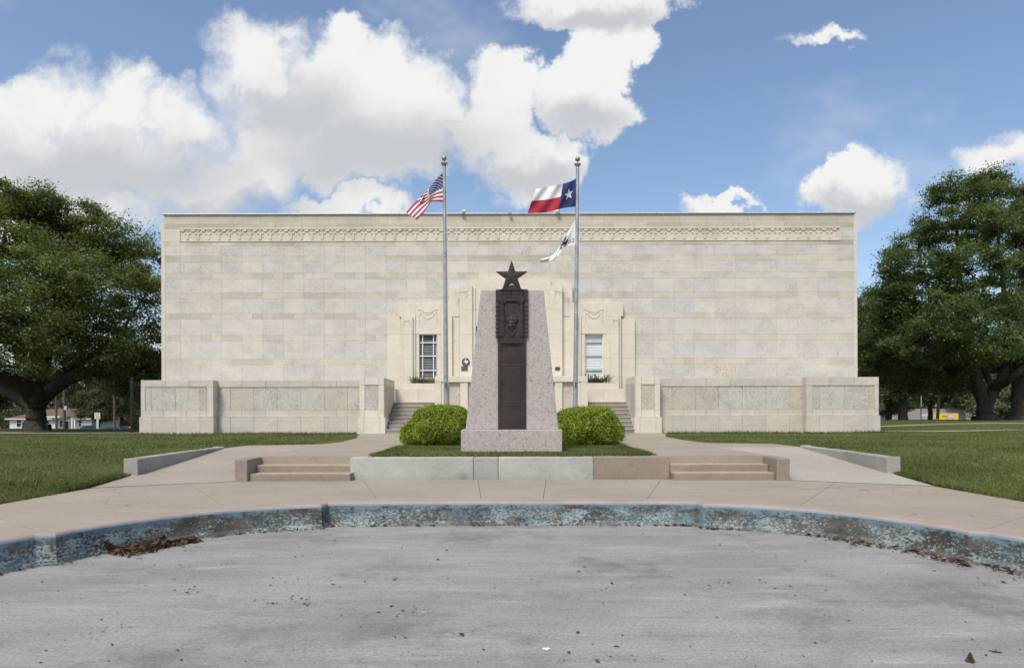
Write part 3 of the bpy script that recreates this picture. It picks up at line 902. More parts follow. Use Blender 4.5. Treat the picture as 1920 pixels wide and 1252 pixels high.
for a, b_ in zip(pj[:-1], pj[1:]):
    if b_ - a > 3: stone('parapet_stone', bld, PX(a, DF), PX(b_, DF), PZ(417, DF), TOP - 0.022, DF + 0.10, 0.06, M['parapet'])
# corner strips, one stone per pair of courses
cy = [417.3, 451.5, 478.5, 511, 548, 586.6, 627, 672, 716]
for a, b_ in ((303, 310), (1601, 1608)):
    for t, bb in zip(cy[:-1], cy[1:]):
        stone('corner_stone', bld, PX(a, DF), PX(b_, DF), PZ(bb, DF), PZ(t, DF), DF - 0.004, 0.3, M['cream'])
for a, b_ in ((310, 338), (1575, 1601)):
    stone('stone_block', bld, PX(a, DF), PX(b_, DF), PZ(451.5, DF), PZ(427.5, DF), DF, 0.06, M['shell'])
mb = MB(); mb.box(XL + 0.005, XR - 0.005, DF + 0.005, DF + 0.1, 0.3, PZ(716, DF)); mb.build('base_course', M['cream'], bld)

# carved frieze: scallops hanging from a fillet, stepped pendants between them
fz = MB(); fz.box(PX(338, DF), PX(1575, DF), DF + 0.012, DF + 0.05, PZ(451.3, DF), PZ(427.7, DF)); fr = fz.build('frieze', M['frieze'], bld)
fl = MB(); fl.box(PX(337, DF), PX(1576, DF), DF - 0.045, DF + 0.03, PZ(429.0, DF), PZ(427.0, DF)); fl.build('fillet', M['cream'], fr)
fl = MB(); fl.box(PX(337, DF), PX(1576, DF), DF - 0.03, DF + 0.03, PZ(451.9, DF), PZ(450.9, DF)); fl.build('fillet', M['cream'], fr)
for xa, xb in ((336.5, 339), (1574, 1576.5)):
    fl = MB(); fl.box(PX(xa, DF), PX(xb, DF), DF - 0.028, DF + 0.03, PZ(450.8, DF), PZ(429.1, DF)); fl.build('fillet', M['cream'], fr)
U = DF / FOC
def swag_mesh(rx, rz, th):
    mb = MB(); n = 10; o = []; i_ = []
    for k in range(n + 1):
        a = math.pi * k / n
        o.append((-rx * math.cos(a), -rz * math.sin(a)))
    mb.prism(o, -th, 0.02)
    return mb
sw = []
for rx, rz, th in ((4.6 * U, 4.6 * U, 0.042), (4.2 * U, 3.6 * U, 0.030)):
    o = swag_mesh(rx, rz, th).build('scallop', M['frieze'], None); sw.append(o.data); bpy.data.objects.remove(o)
pm = MB()
pm.box(-6.0 * U, 6.0 * U, -0.03, 0.02, -3.4 * U, 0); pm.box(-2.3 * U, 2.3 * U, -0.026, 0.018, -13.5 * U, -3.4 * U)
o = pm.build('pendant', M['frieze'], None); pend = o.data; bpy.data.objects.remove(o)
offf = wloc(fr)
k = 0; x = 343.0
while x < 1572:
    big = k % 2 == 0
    link('scallop', sw[0 if big else 1], fr, None, (PX(x, DF) - offf.x, DF + 0.01 - offf.y, PZ(429.0, DF) - offf.z))
    if not big:
        link('pendant', pend, fr, None, (PX(x, DF) - offf.x, DF + 0.012 - offf.y, PZ(434.4, DF) - offf.z))
    x += 9.7; k += 1

# security lamps on the parapet
for x, turn in ((873, -0.7), (956, 0.0), (1042, 0.7)):
    lampname = {873: 'left', 956: 'middle', 1042: 'right'}[x]
    X = PX(x, DF); l = thing('security_light', f'small white floodlight on the roof edge, {lampname} of the three', 'light', (X, DF + 0.05, TOP + 0.035), 'floodlights on the roof edge')
    mb = MB(); mb.box(-0.05, 0.05, 0.0, 0.1, 0, 0.10); mb.build('bracket', M['white'], l, True)
    mb = MB(); d = Vector((math.sin(turn), -math.cos(turn), -0.45)).normalized()
    mb.tube([(0, 0.05, 0.13), tuple(Vector((0, 0.05, 0.13)) + d * 0.26), tuple(Vector((0, 0.05, 0.13)) + d * 0.30)], [0.07, 0.085, 0.095], 12)
    mb.build('lamp_head', M['white'], l, True)

# ---- stepped portal in the middle
def pier(name, x0, x1, yt, d, cuts, m='cream', zb=FLOOR_Z, back=DF + 0.02):
    ys = [yt] + [c for c in cuts if c > yt]
    for a, b_ in zip(ys, ys[1:] + [None]):
        zlo = zb if b_ is None else PZ(b_, d)
        stone(name, bld, PX(x0, d), PX(x1, d), zlo, PZ(a, d), d, back - d, M[m], 0.005, 0.002)
CUT = [552, 580, 626, 672]
CX = 958.5
for sgn in (-1, 1):
    def xr(a, b_): return (a, b_) if sgn < 0 else (2 * CX - b_, 2 * CX - a)
    pier('pilaster_stone', *xr(726, 752), 597, 32.36, [626, 672])
    pier('pilaster_stone', *xr(752, 756), 593, 32.22, [626, 672])
    pier('pilaster_stone', *xr(756, 774), 593, 32.10, [626, 672])
    pier('pilaster_stone', *xr(832, 848), 593, 32.10, [626, 672])
    pier('pilaster_stone', *xr(848, 862), 595, 32.24, [640, 680])
    pier('pilaster_stone', *xr(774, 779), 590, 32.20, [626, 672])
    pier('pilaster_stone', *xr(827, 832), 590, 32.20, [626, 672])
    pier('pilaster_stone', *xr(779, 786), 626, 32.28, [672])
    pier('pilaster_stone', *xr(820, 827), 626, 32.28, [672])
    for (a, b_, t, bb) in ((748, 779, 568, 593), (827, 862, 568, 593), (779, 827, 568, 626)):
        x0, x1 = xr(a, b_); stone('lintel_stone', bld, PX(x0, 32.26), PX(x1, 32.26), PZ(bb, 32.26), PZ(t, 32.26), 32.26, 0.26, M['cream'], 0.005, 0.002)
    pier('pilaster_stone', *xr(843, 862), 534, 32.30, [567])
    pier('pilaster_stone', *xr(862, 886), 534, 32.04, CUT)
    pier('pilaster_stone', *xr(886, 892), 540, 32.14, CUT)
    # carved swag above the window and small ones on the pilasters
    wx = 803 if sgn < 0 else 2 * CX - 803
    def carve(cx, cy, w, h, d, full):
        mb = MB()
        def P(a, b_): return (PX(cx + a * w, d), d - 0.006, PZ(cy - b_ * h, d))
        mb.tube([P(-1.0, 0.9), P(-0.75, 0.95), P(-0.55, 0.8), P(-0.3, 0.62), P(0, 0.55), P(0.3, 0.62), P(0.55, 0.8), P(0.75, 0.95), P(1.0, 0.9)], 0.020, 6)
        if full:
            mb.tube([P(-0.55, 0.35), P(-0.4, 0.0), P(0, -0.25), P(0.4, 0.0), P(0.55, 0.35)], 0.024, 6)
            mb.tube([P(-0.5, 0.62), P(-0.2, 0.36), P(0, 0.3), P(0.2, 0.36), P(0.5, 0.62)], 0.016, 6)
        for s in (-1, 1):
            mb.tube([P(s * 0.85, 0.85), P(s * 0.78, 0.4), P(s * 0.9, 0.0), P(s * 0.82, -0.5), P(s * 0.95, -0.9)], [0.022, 0.03, 0.018, 0.026, 0.008], 6)
            mb.ball(P(s * 0.62, 0.45), (0.03, 0.02, 0.03), 8, 6)
        mb.build('carved_swag', M['cream'], bld)
    carve(wx, 594, 19, 15, 32.26, True)
    carve(865 if sgn < 0 else 2 * CX - 865, 552, 13, 8, 32.04 if False else 32.04, False)
    carve(763 if sgn < 0 else 2 * CX - 763, 605, 6, 7, 32.10, False)
x0, x1 = 892, 2 * CX - 892
for k, (t, bb) in enumerate(((522, 548), (548, 580), (580, 612))):
    stone('lintel_stone', bld, PX(884, 32.2), PX(1033, 32.2), PZ(bb, 32.2), PZ(t, 32.2), 32.2, 0.3, M['cream'])
mb = MB(); mb.box(PX(892, 32.3), PX(1025, 32.3), 32.40, 32.48, FLOOR_Z, PZ(612, 32.3)); dr = mb.build('door', M['bronze'], bld)
for s in (-1, 1):
    mb = MB(); mb.tube([(s * 0.12, 32.36, 2.9), (s * 0.12, 32.33, 2.95), (s * 0.12, 32.33, 3.35), (s * 0.12, 32.36, 3.4)], 0.02, 8); mb.build('handle', M['gold'], dr)

# ---- the two windows
for sgn in (-1, 1):
    lab = 'left' if sgn < 0 else 'right'
    cx = 803.0 if sgn < 0 else 2 * CX - 803.0
    d = 32.40
    x0, x1 = PX(cx - 17, d), PX(cx + 17, d); zt, zb = PZ(626, d), PZ(709, d)
    wn = MB(); t = 0.045
    wn.box(x0, x1, d - 0.03, d + 0.08, zt - t, zt); wn.box(x0, x1, d - 0.03, d + 0.08, zb, zb + t)
    wn.box(x0, x0 + t, d - 0.03, d + 0.08, zb + t, zt - t); wn.box(x1 - t, x1, d - 0.03, d + 0.08, zb + t, zt - t)
    win = wn.build('window', M['white'] if sgn > 0 else M['metal_edge'], bld)
    win['label'] = 'sash window with half-open blinds and white glazing bars' if sgn < 0 else 'sash window with closed white blinds'
    mb = MB(); mb.box(x0 + t, x1 - t, d + 0.085, d + 0.09, zb + t, zt - t); mb.build('dark_lining', M['dark'], win)
    mb = MB(); n = 26; hh = (zt - zb - 2 * t) / n
    for k in range(n):
        z = zb + t + hh * (k + 0.5); tilt = 0.42 if sgn < 0 else 0.95
        a = hh * 0.52 * math.sin(tilt); b_ = 0.02 * math.cos(tilt)
        mb.add([(x0 + t, d + 0.05 - b_, z - a), (x1 - t, d + 0.05 - b_, z - a), (x1 - t, d + 0.05 + b_, z + a), (x0 + t, d + 0.05 + b_, z + a)], [(0, 1, 2, 3)])
    mb.build('blind', M['blind'] if sgn > 0 else M['blind_dim'], win, kind='stuff')
    for yb in (642, 667, 694):
        mb = MB(); z = PZ(yb, d); mb.box(x0 + t, x1 - t, d - 0.02, d + 0.02, z - 0.028, z + 0.028); mb.build('rail', M['white'] if sgn < 0 else M['metal_edge'], win)
    if sgn < 0:
        for fx in (0.2, 0.8):
            mb = MB(); x = x0 + (x1 - x0) * fx; mb.box(x - 0.024, x + 0.024, d - 0.015, d + 0.015, zb + t, zt - t); mb.build('glazing_bar', M['white'], win)
    mb = MB(); mb.box(x0 - 0.12, x1 + 0.12, d - 0.18, d + 0.05, zb - 0.09, zb); mb.build('sill', M['cream'], win, bevel=0.01)

# medallion with the state outline, and small plaques
md = thing('medallion', 'round dark medallion with silver state outline above a small plate', 'plaque', (PX(873.5, 32.0), 32.04, PZ(690, 32.0)))
mb = MB(); mb.disc((PX(873.5, 32.0), PZ(678.5, 32.0)), 0.205, 32.0, 32.035, 28); mb.build('disc', M['plate'], md)
tex = [(-0.35, 1.0), (0.1, 1.0), (0.1, 0.5), (0.55, 0.38), (0.95, 0.3), (1.0, -0.25), (0.6, -0.5), (0.3, -0.95), (0.12, -1.0), (-0.15, -0.45), (-0.4, -0.3), (-0.6, -0.42), (-0.95, 0.08), (-0.35, 0.1)]
mb = MB(); mb.prism([(PX(873.5, 32.0) + a * 0.125, PZ(677.5, 32.0) + b_ * 0.125) for a, b_ in tex], 31.985, 31.999); mb.build('state_outline', M['grey_plate'], md)
mb = MB(); mb.box(PX(865, 32.0), PX(877, 32.0), 32.0, 32.03, PZ(694.5, 32.0), PZ(686.5, 32.0)); mb.build('plate', M['plate'], md)
pq = MB(); pq.box(PX(1041, 32.0), PX(1050, 32.0), 32.0, 32.035, PZ(694, 32.0), PZ(688, 32.0))
tag(pq.build('plaque', M['brown_plate']), 'small brown metal plaque on the portal right of the monument', 'plaque')

# ---- podium in the middle, planter boxes under the windows
pod = thing('podium', 'stone podium between the two stairs behind the monument', 'podium', (0, DW, TER_Z))
PT = PZ(705, DW)
mb = MB(); mb.box(-3.36, 3.30, DW + 0.20, 32.3, 0.3, PT - 0.25); mb.build('core', M['rough'], pod)
mb = MB(); mb.box(-3.46, 3.40, DW + 0.05, 32.0, PT - 0.26, PT); mb.build('coping', M['cream'], pod, bevel=0.02)
for xa, xb, dd in ((-3.46, -3.16, 0.05), (-3.16, -2.86, 0.09), (-2.32, -1.98, 0.09), (3.10, 3.40, 0.05), (2.80, 3.10, 0.09), (1.92, 2.26, 0.09)):
    for za, zb_ in ((0.35, 1.05), (1.05, PT - 0.265)):
        stone('pier_stone', pod, xa, xb, za, zb_, DW + dd, 0.2, M['cream'])
for s, xe in ((-1, -3.46), (1, 3.40)):
    for ya, yb in ((DW + 0.1, DW + 1.2), (DW + 1.2, DW + 2.5)):
        for za, zb_ in ((0.35, 1.05), (1.05, 1.85), (1.85, PT - 0.265)):
            side_stone('side_stone', pod, ya, yb, za, zb_, xe + 0.02 * -s, 0.1, M['cream'], s)
for s in (-1, 1):
    for k in range(3):
        mb = MB(); x = s * 1.72 - s * k * 0.12
        mb.tube([(x, DW + 0.16 + k * 0.05, 0.35), (x, DW + 0.16 + k * 0.05, PT - 0.265)], 0.075, 12); mb.build('flute', M['cream'], pod)
for sgn in (-1, 1):
    lab = 'left' if sgn < 0 else 'right'
    pb = thing('planter_box', f'low cream stone planter box under the {lab} window', 'planter', (sgn * 4.6, 31.4, FLOOR_Z), 'planter boxes under the windows')
    xa, xb = (-5.72, -3.44) if sgn < 0 else (3.38, 5.62)
    d = 31.35
    n = 2
    for k in range(n):
        a = xa + (xb - xa) * k / n; b_ = xa + (xb - xa) * (k + 1) / n
        stone('lower_stone', pb, a, b_, FLOOR_Z - 0.02, PZ(729, d), d, 0.7, M['cream'])
    xa2, xb2 = (xa + 0.35, xb) if sgn < 0 else (xa, xb - 0.35)
    mb = MB(); mb.box(xa2, xb2, d + 0.14, d + 0.8, PZ(729, d), PZ(718, d)); mb.build('upper_ledge', M['cream'], pb, bevel=0.015)
    mb = MB(); mb.box(xa2 + 0.1, xb2 - 0.1, d + 0.3, d + 0.75, PZ(718, d) - 0.1, PZ(718, d) + 0.012); mb.build('soil', M['dead'], pb)

# ---- stairs either side of the podium
for sgn in (-1, 1):
    lab = 'left' if sgn < 0 else 'right'
    sr = thing('stone_stairs', f'flight of grey stone stairs {lab} of the podium, up to the museum', 'stairs', (sgn * 4.5, DW + 0.3, TER_Z), 'stairs up to the museum')
    xa, xb = (-5.66, -3.47) if sgn < 0 else (3.41, 5.60)
    rise = (FLOOR_Z - TER_Z) / 8
    for k in range(8):
        y0 = DW - 0.05 + 0.34 * k
        mb = MB(); mb.box(xa, xb, y0, y0 + (0.42 if k < 7 else 2.2), TER_Z - 0.05 + rise * k, TER_Z + rise * (k + 1) - 0.035); so = mb.build('riser', M['riser'], sr)
        mb = MB(); mb.box(xa, xb, y0 - 0.025, y0 + (0.40 if k < 7 else 2.2), TER_Z + rise * (k + 1) - 0.035, TER_Z + rise * (k + 1)); mb.build('tread', M['step'], sr, bevel=0.012)
mb = MB(); mb.box(-17.0, 17.0, 31.2, DF + 0.0, 0.3, FLOOR_Z - 0.012); tag(mb.build('landing', M['step']), kind='structure')

# ---- terrace walls (wings): projecting end block, recessed stretch, pier and stair cheek
def wing(sgn):
    lab = 'left' if sgn < 0 else 'right'
    P = (lambda x: x) if sgn < 0 else (lambda x: 2 * 956.0 - x)
    def X(x, d): return PX(P(x), d)
    def seg(name, xa, xb, ya, yb, d, m, depth=0.3, gap=0.008, proud=0.006):
        a, b_ = sorted((X(xa, d), X(xb, d)))
        stone(name, wg, a, b_, PZ(yb, d), PZ(ya, d), d, depth, M[m], gap, proud)
    wg = thing('terrace_wall', f'long limestone terrace wall with pitted panels, {lab} of the stairs', 'wall', (X(500, DW), DW, TER_Z), 'terrace walls either side of the stairs')
    YT = 711.0 if sgn < 0 else 708.0
    yb_ = 816
    # cores
    a, b_ = sorted((X(266, DW), X(399, DW))); mb = MB(); mb.box(a, b_, DW + 0.12, 31.9, 0.2, PZ(YT + 0.5, DW)); mb.build('core', M['mortar'], wg)
    a, b_ = sorted((X(399, DW), X(676, DW))); mb = MB(); mb.box(a, b_, DR + 0.12, DR + 0.9, 0.2, PZ(YT + 0.5, DW)); mb.build('core', M['mortar'], wg)
    a, b_ = sorted((X(676, DW), X(721, DW))); mb = MB(); mb.box(a + 0.05, b_ - 0.05, DW + 0.12, 31.3, 0.2, PZ(YT - 1.5, DW)); mb.build('core', M['mortar'], wg)
    # end block, front
    j = [264, 310, 355, 400]
    for a, b_ in zip(j[:-1], j[1:]): seg('coping_stone', a, b_, YT, 724, DW, 'wing', 0.6)
    seg('edge_stone', 264, 272, 724, 768, DW, 'wing'); seg('edge_stone', 388, 400, 724, 780, DW, 'wing')
    j = [272, 284, 329, 375, 388]
    for a, b_ in zip(j[:-1], j[1:]): seg('panel_stone', a, b_, 724, 768, DW + 0.025, 'rough')
    j = [264, 307, 350, 388]
    for a, b_ in zip(j[:-1], j[1:]): seg('band_stone', a, b_, 768, 780, DW, 'wing')
    j = [261, 285, 330, 375, 400.5]
    for a, b_ in zip(j[:-1], j[1:]): seg('plinth_stone', a, b_, 780, yb_, DW - 0.08, 'wing', 0.3)
    # outer end of the block
    xo = X(264, DW)
    for ya, yb in ((DW + 0.02, DW + 1.6), (DW + 1.6, DW + 3.2)):
        for t, bb in ((YT, 724), (724, 768), (768, 780), (780, yb_)):
            side_stone('end_stone', wg, ya, yb, PZ(bb, DW), PZ(t, DW), xo + (sgn * 0.08 if t == 780 else 0) - sgn * 0.012, 0.12, M['wing' if t != 724 else 'rough'], sgn)
    # return of the end block
    xi = X(400, DW)
    for t, bb in ((YT, 724), (724, 768), (768, 780), (780, yb_)):
        side_stone('return_stone', wg, DW + 0.01, DR + 0.02, PZ(bb, DW), PZ(t, DW), xi - sgn * (0.0 if t != 780 else 0.01) + sgn * 0.008, 0.1, M['wing'], -sgn)
    # recessed stretch
    s_ = DW / DR
    j = [405, 453, 498, 542, 587, 631, 677]
    def ry(y): return 775 + (y - 775) * s_
    for k in range(len(j) - 1): seg('coping_stone', j[k], j[k + 1], ry(YT), ry(724), DR, 'wing', 0.6)
    j2 = [405, 432, 476, 520, 564, 608, 652, 677]
    for a, b_ in zip(j2[:-1], j2[1:]): seg('panel_stone', a, b_, ry(724), ry(768), DR + 0.025, 'rough')
    for a, b_ in zip(j[:-1], j[1:]): seg('band_stone', a, b_, ry(768), ry(780), DR, 'wing')
    for a, b_ in zip(j2[:-1], j2[1:]): seg('plinth_stone', a, b_, ry(780), ry(yb_), DR - 0.08, 'wing')
    # pier beside the stairs
    for a, b_ in ((674, 684), (684, 709), (709, 720)): seg('coping_stone', a, b_, YT - 3.5, 721, DW - 0.03, 'cream', 0.5)
    seg('edge_stone', 674, 684, 721, 768, DW - 0.03, 'cream'); seg('edge_stone', 709, 720, 721, 768, DW - 0.03, 'cream')
    seg('panel_stone', 684, 709, 721, 768, DW, 'rough')
    for a, b_ in ((674, 684), (684, 709), (709, 720)): seg('band_stone', a, b_, 768, 782, DW - 0.03, 'cream')
    for a, b_ in ((671, 682), (682, 712), (712, 722.5)): seg('plinth_stone', a, b_, 782, yb_, DW - 0.10, 'cream')
    # stair cheek (faces the stairs)
    xc = X(720, DW); zt = PZ(YT - 3.5, DW)
    ys = [DW - 0.02, DW + 1.1, DW + 2.6]
    for ya, yb in zip(ys[:-1], ys[1:]):
        for za, zb_, m in ((0.3, 1.10, 'cream'), (1.10, zt - 0.32, 'rough'), (zt - 0.32, zt, 'cream')):
            side_stone('cheek_stone', wg, ya, yb, za, zb_, xc - sgn * (0.04 if za < 0.5 else 0.0), 0.12, M[m], -sgn)
wing(-1); wing(1)

# ================================================================== THE MONUMENT
DM = 14.12
KM = DM / FOC
def mx(x): return PX(x, DM)
def mz(y): return PZ(y, DM)
mon = thing('monument', 'tapered pink granite monument with dark bronze panel and star on top', 'monument', (0, DM + 0.3, TER_Z))
mb = MB(); mb.box(PX(864, 13.9), PX(1054, 13.9), 13.9, 15.35, TER_Z - 0.02, mz(805)); mb.build('base', M['granite'], mon, bevel=0.02)
sh = MB()
zb, zt = mz(805), mz(543)
b0, b1, t0, t1 = mx(873), mx(1047), mx(902), mx(1020)
sh.add([(b0, DM, zb), (b1, DM, zb), (b1, 15.15, zb), (b0, 15.15, zb), (t0, DM + 0.03, zt), (t1, DM + 0.03, zt), (t1, 14.9, zt), (t0, 14.9, zt)],
       [(0, 1, 5, 4), (1, 2, 6, 5), (2, 3, 7, 6), (3, 0, 4, 7), (4, 5, 6, 7), (3, 2, 1, 0)])
sh.build('shaft', M['granite'], mon, bevel=0.015)

# bronze relief: a bareheaded man holds up a church front; ropes beside his head, feathered edges
def S(a, b_, x): return sstep(a, b_, x)
def relief(X, Y):
    H = np.zeros_like(X) + 0.030
    def cap(ax, ay, bx, by, r0, r1, h):
        dx, dy = bx - ax, by - ay
        t = np.clip(((X - ax) * dx + (Y - ay) * dy) / (dx * dx + dy * dy), 0, 1)
        r = r0 + (r1 - r0) * t; d = np.hypot(X - ax - t * dx, Y - ay - t * dy) / r
        return np.where(d < 1, 0.030 + h * np.sqrt(np.clip(1 - d * d, 0, 1)), 0)
    def ell(cx, cy, rx, ry, h):
        d = ((X - cx) / rx) ** 2 + ((Y - cy) / ry) ** 2
        return np.where(d < 1, 0.030 + h * np.sqrt(np.clip(1 - d, 0, 1)), 0)
    # church front
    fac = (Y > 545) & (Y < 562) & (np.abs(X - 960) < 22)
    H = np.where(fac, 0.046, H)
    for cx in (942, 948.5, 953, 967, 971.5, 978): H = np.where((np.abs(X - cx) < 1.0) & (Y > 546) & (Y < 561), 0.060, H)
    H = np.where((np.abs(X - 960) < 2.6) & (Y > 552) & (Y < 561.5), 0.028, H)
    H = np.where((np.abs(X - 960) < 1.8) & (np.abs(Y - 548.5) < 1.5), 0.030, H)
    for cx in (945.2, 974.8): H = np.where((np.abs(X - cx) < 1.1) & (np.abs(Y - 553) < 3), 0.034, H)
    H = np.where((Y > 549.6) & (Y < 550.8) & (np.abs(X - 960) < 21), 0.058, H)
    H = np.where((Y > 562) & (Y < 566) & (np.abs(X - 961) < 23.5), 0.085, H)
    # ropes
    for cx in (949, 970.5):
        w = np.abs(X - cx); tw = 0.5 + 0.5 * np.sin((Y * 1.0 + (X - cx) * 1.3) * 2 * np.pi / 5.2)
        H = np.maximum(H, np.where((w < 2.4) & (Y > 566) & (Y < 600), 0.030 + 0.022 * np.sqrt(np.clip(1 - (w / 2.4) ** 2, 0, 1)) * (0.35 + 0.65 * tw), 0))
    # feathered edges
    for cx in (932.0, 988.0):
        w = np.abs(X - cx); sc_ = ((Y - 568) % 8.0) / 8.0
        H = np.maximum(H, np.where((w < 3.2) & (Y > 568) & (Y < 632), 0.034 + 0.030 * sc_, 0))
    # torso, arms, hands
    sh_ = 25 - 6.5 * (1 - S(612, 644, Y))
    tor = np.where((np.abs(X - 960) < sh_) & (Y > 612) & (Y < 645), 0.036 + 0.050 * np.sqrt(np.clip(1 - (np.abs(X - 960) / sh_) ** 2, 0, 1)), 0)
    H = np.maximum(H, tor)
    for s in (-1, 1):
        cx = lambda a: 960 + s * a
        H = np.maximum(H, cap(cx(15.5), 628, cx(17.5), 600, 8.0, 6.2, 0.062))
        H = np.maximum(H, cap(cx(17.5), 600, cx(18.0), 571, 6.4, 4.2, 0.058))
        H = np.maximum(H, np.where(np.abs(Y - 599.5) < 0.8, cap(cx(17.5), 600.5, cx(17.5), 598, 7.0, 7.0, 0.066), 0))
        H = np.maximum(H, cap(cx(17.5), 569, cx(22.0), 563.5, 4.0, 3.4, 0.066))
        for k in range(4):
            H = np.maximum(H, cap(cx(14.5 + k * 2.4), 566.5 - k * 0.5, cx(15.5 + k * 2.5), 561.5, 1.25, 1.0, 0.072))
        H = np.maximum(H, cap(cx(13.6), 570, cx(12.0), 566.0, 1.5, 1.2, 0.066))
    # open collar and neck
    H = np.maximum(H, np.where((Y > 614) & (Y < 633), cap(960, 614, 960, 628, 5.6, 7.0, 0.074), 0))
    v = np.abs(X - 960) - (632.5 - Y) * 0.62
    H = np.where((np.abs(v) < 1.1) & (Y > 619) & (Y < 632.5), H + 0.014, H)
    # head
    hd = ell(960, 609.5, 9.2, 14.0, 0.112)
    H = np.maximum(H, hd)
    face = ((X - 960) / 8.0) ** 2 + ((Y - 611.5) / 11.5) ** 2 < 1
    brow = np.exp(-((Y - 605.6) / 1.1) ** 2) * (np.abs(X - 960) < 7.2) * 0.012
    sock = -0.020 * sum(np.exp(-(((X - 960 - s * 3.4) / 2.2) ** 2 + ((Y - 607.9) / 1.25) ** 2)) for s in (-1, 1))
    eye = 0.008 * sum(np.exp(-(((X - 960 - s * 3.4) / 1.1) ** 2 + ((Y - 608.0) / 0.6) ** 2)) for s in (-1, 1))
    nose = 0.022 * np.exp(-((X - 960) / (0.8 + 0.10 * np.clip(Y - 605, 0, 8))) ** 2) * S(604.5, 611.5, Y) * (1 - S(612.3, 613.6, Y))
    mouth = -0.012 * np.exp(-((Y - 616.0) / 0.55) ** 2) * (np.abs(X - 960) < 3.3) + 0.006 * np.exp(-((Y - 617.2) / 0.7) ** 2) * (np.abs(X - 960) < 2.6)
    cheek = 0.006 * sum(np.exp(-(((X - 960 - s * 4.8) / 1.8) ** 2 + ((Y - 612.2) / 2.0) ** 2)) for s in (-1, 1))
    chin = 0.008 * np.exp(-(((X - 960) / 2.6) ** 2 + ((Y - 620.5) / 1.8) ** 2))
    H = np.where(face, H + brow + sock + eye + nose + mouth + cheek + chin, H)
    for s in (-1, 1): H = np.maximum(H, ell(960 + s * 9.2, 610, 1.5, 3.2, 0.05))
    hair = ((X - 960) / 10.2) ** 2 + ((Y - 602.0) / 8.6) ** 2 < 1
    hair &= Y < 600.5 + 0.9 * np.clip(np.abs(X - 959) - 3.5, 0, 9) + 1.0 * np.sin(X * 0.8)
    wave = 0.5 + 0.5 * np.sin(X * 1.9 + 2.2 * np.sin(Y * 0.5 + X * 0.15) + (Y - 600) * 0.5)
    H = np.where(hair, np.maximum(H, 0.030 + 0.098 * np.sqrt(np.clip(1 - ((X - 960) / 11.0) ** 2 * 0.85 - ((Y - 603) / 10.5) ** 2 * 0.8, 0, 1))) + 0.010 * wave, H)
    return H


def height_panel(name, x0, x1, y0, y1, step, fn, parent, m, trim=None, soften=0):
    nx = int((x1 - x0) / step) + 1; ny = int((y1 - y0) / step) + 1
    Xg, Yg = np.meshgrid(np.linspace(x0, x1, nx), np.linspace(y0, y1, ny))
    Hh = fn(Xg, Yg)
    if soften:
        for _ in range(soften):
            Hh[1:-1, 1:-1] = (Hh[1:-1, 1:-1] * 4 + Hh[:-2, 1:-1] + Hh[2:, 1:-1] + Hh[1:-1, :-2] + Hh[1:-1, 2:]) / 8
        Hh = 0.022 + (Hh - 0.03) * 0.62 + 0.004
    xw = Xg.copy()
    if trim is not None: xw = trim(Xg, Yg)
    off = wloc(parent)
    V = np.stack([(xw - 960) * KM - off.x, DM - Hh - off.y, EYE + (775 - Yg) * KM - off.z], -1).reshape(-1, 3)
    i = np.arange(ny - 1)[:, None] * nx + np.arange(nx - 1)[None, :]
    Q = np.stack([i, i + nx, i + nx + 1, i + 1], -1).reshape(-1, 4)
    # closing skirt back to the granite
    rim = np.concatenate([np.arange(nx), np.arange(1, ny) * nx + nx - 1, (ny - 1) * nx + np.arange(nx - 2, -1, -1), np.arange(ny - 2, 0, -1) * nx])
    k = len(V); B = V[rim].copy(); B[:, 1] = DM + 0.035 - off.y
    n = len(rim); V = np.concatenate([V, B])
    Q2 = np.stack([rim, np.roll(rim, -1), k + (np.arange(n) + 1) % n, k + np.arange(n)], -1)
    me = fast_mesh(name, V, np.concatenate([Q, Q2]))
    me.polygons.foreach_set('use_smooth', [True] * len(Q) + [False] * n)
    return link(name, me, parent, m)


def feather(Xg, Yg):
    w = np.where(Yg < 567, 1.0, np.where(Yg < 632, 0.985 + 0.03 * (((Yg - 568) % 8.0) / 8.0), 0.885))
    return 960 + (Xg - 960) * w
height_panel('bronze_relief', 930, 990, 543, 646, 0.42, relief, mon, M['bronze'], feather, 2)
def tablet(X, Y):
    H = np.zeros_like(X) + 0.022
    fr = (np.abs(X - 960) > 20.5) | (Y < 648.5)
    H = np.where(fr, 0.034, H); H = np.where((np.abs(X - 960) > 24), 0.028, H)
    cell = np.sin(X * 2.9 + 3 * np.sin(np.floor(Y / 2.1) * 2.7)) * np.sin(X * 1.3 + np.floor(Y / 2.1) * 1.9)
    row = (Y % 2.1) < 1.25
    marg = 17.5 - 3.0 * np.abs(np.sin(np.floor(Y / 2.1) * 1.7))
    ink = (row & (cell > -0.15) & (np.abs(X - 960) < marg)) & (((Y > 654) & (Y < 682)) | ((Y > 688) & (Y < 757)) | ((Y > 762) & (Y < 796)))
    H = np.where(ink, H + 0.004, H)
    H = np.where((np.abs(Y - 685) < 0.7) & (np.abs(X - 960) < 19), 0.030, H)
    H = np.where((np.abs(Y - 759.5) < 0.6) & (np.abs(X - 960) < 19), 0.027, H)
    return H
height_panel('inscribed_tablet', 933.8, 986.2, 646.2, 804.6, 0.5, tablet, mon, M['bronze'])
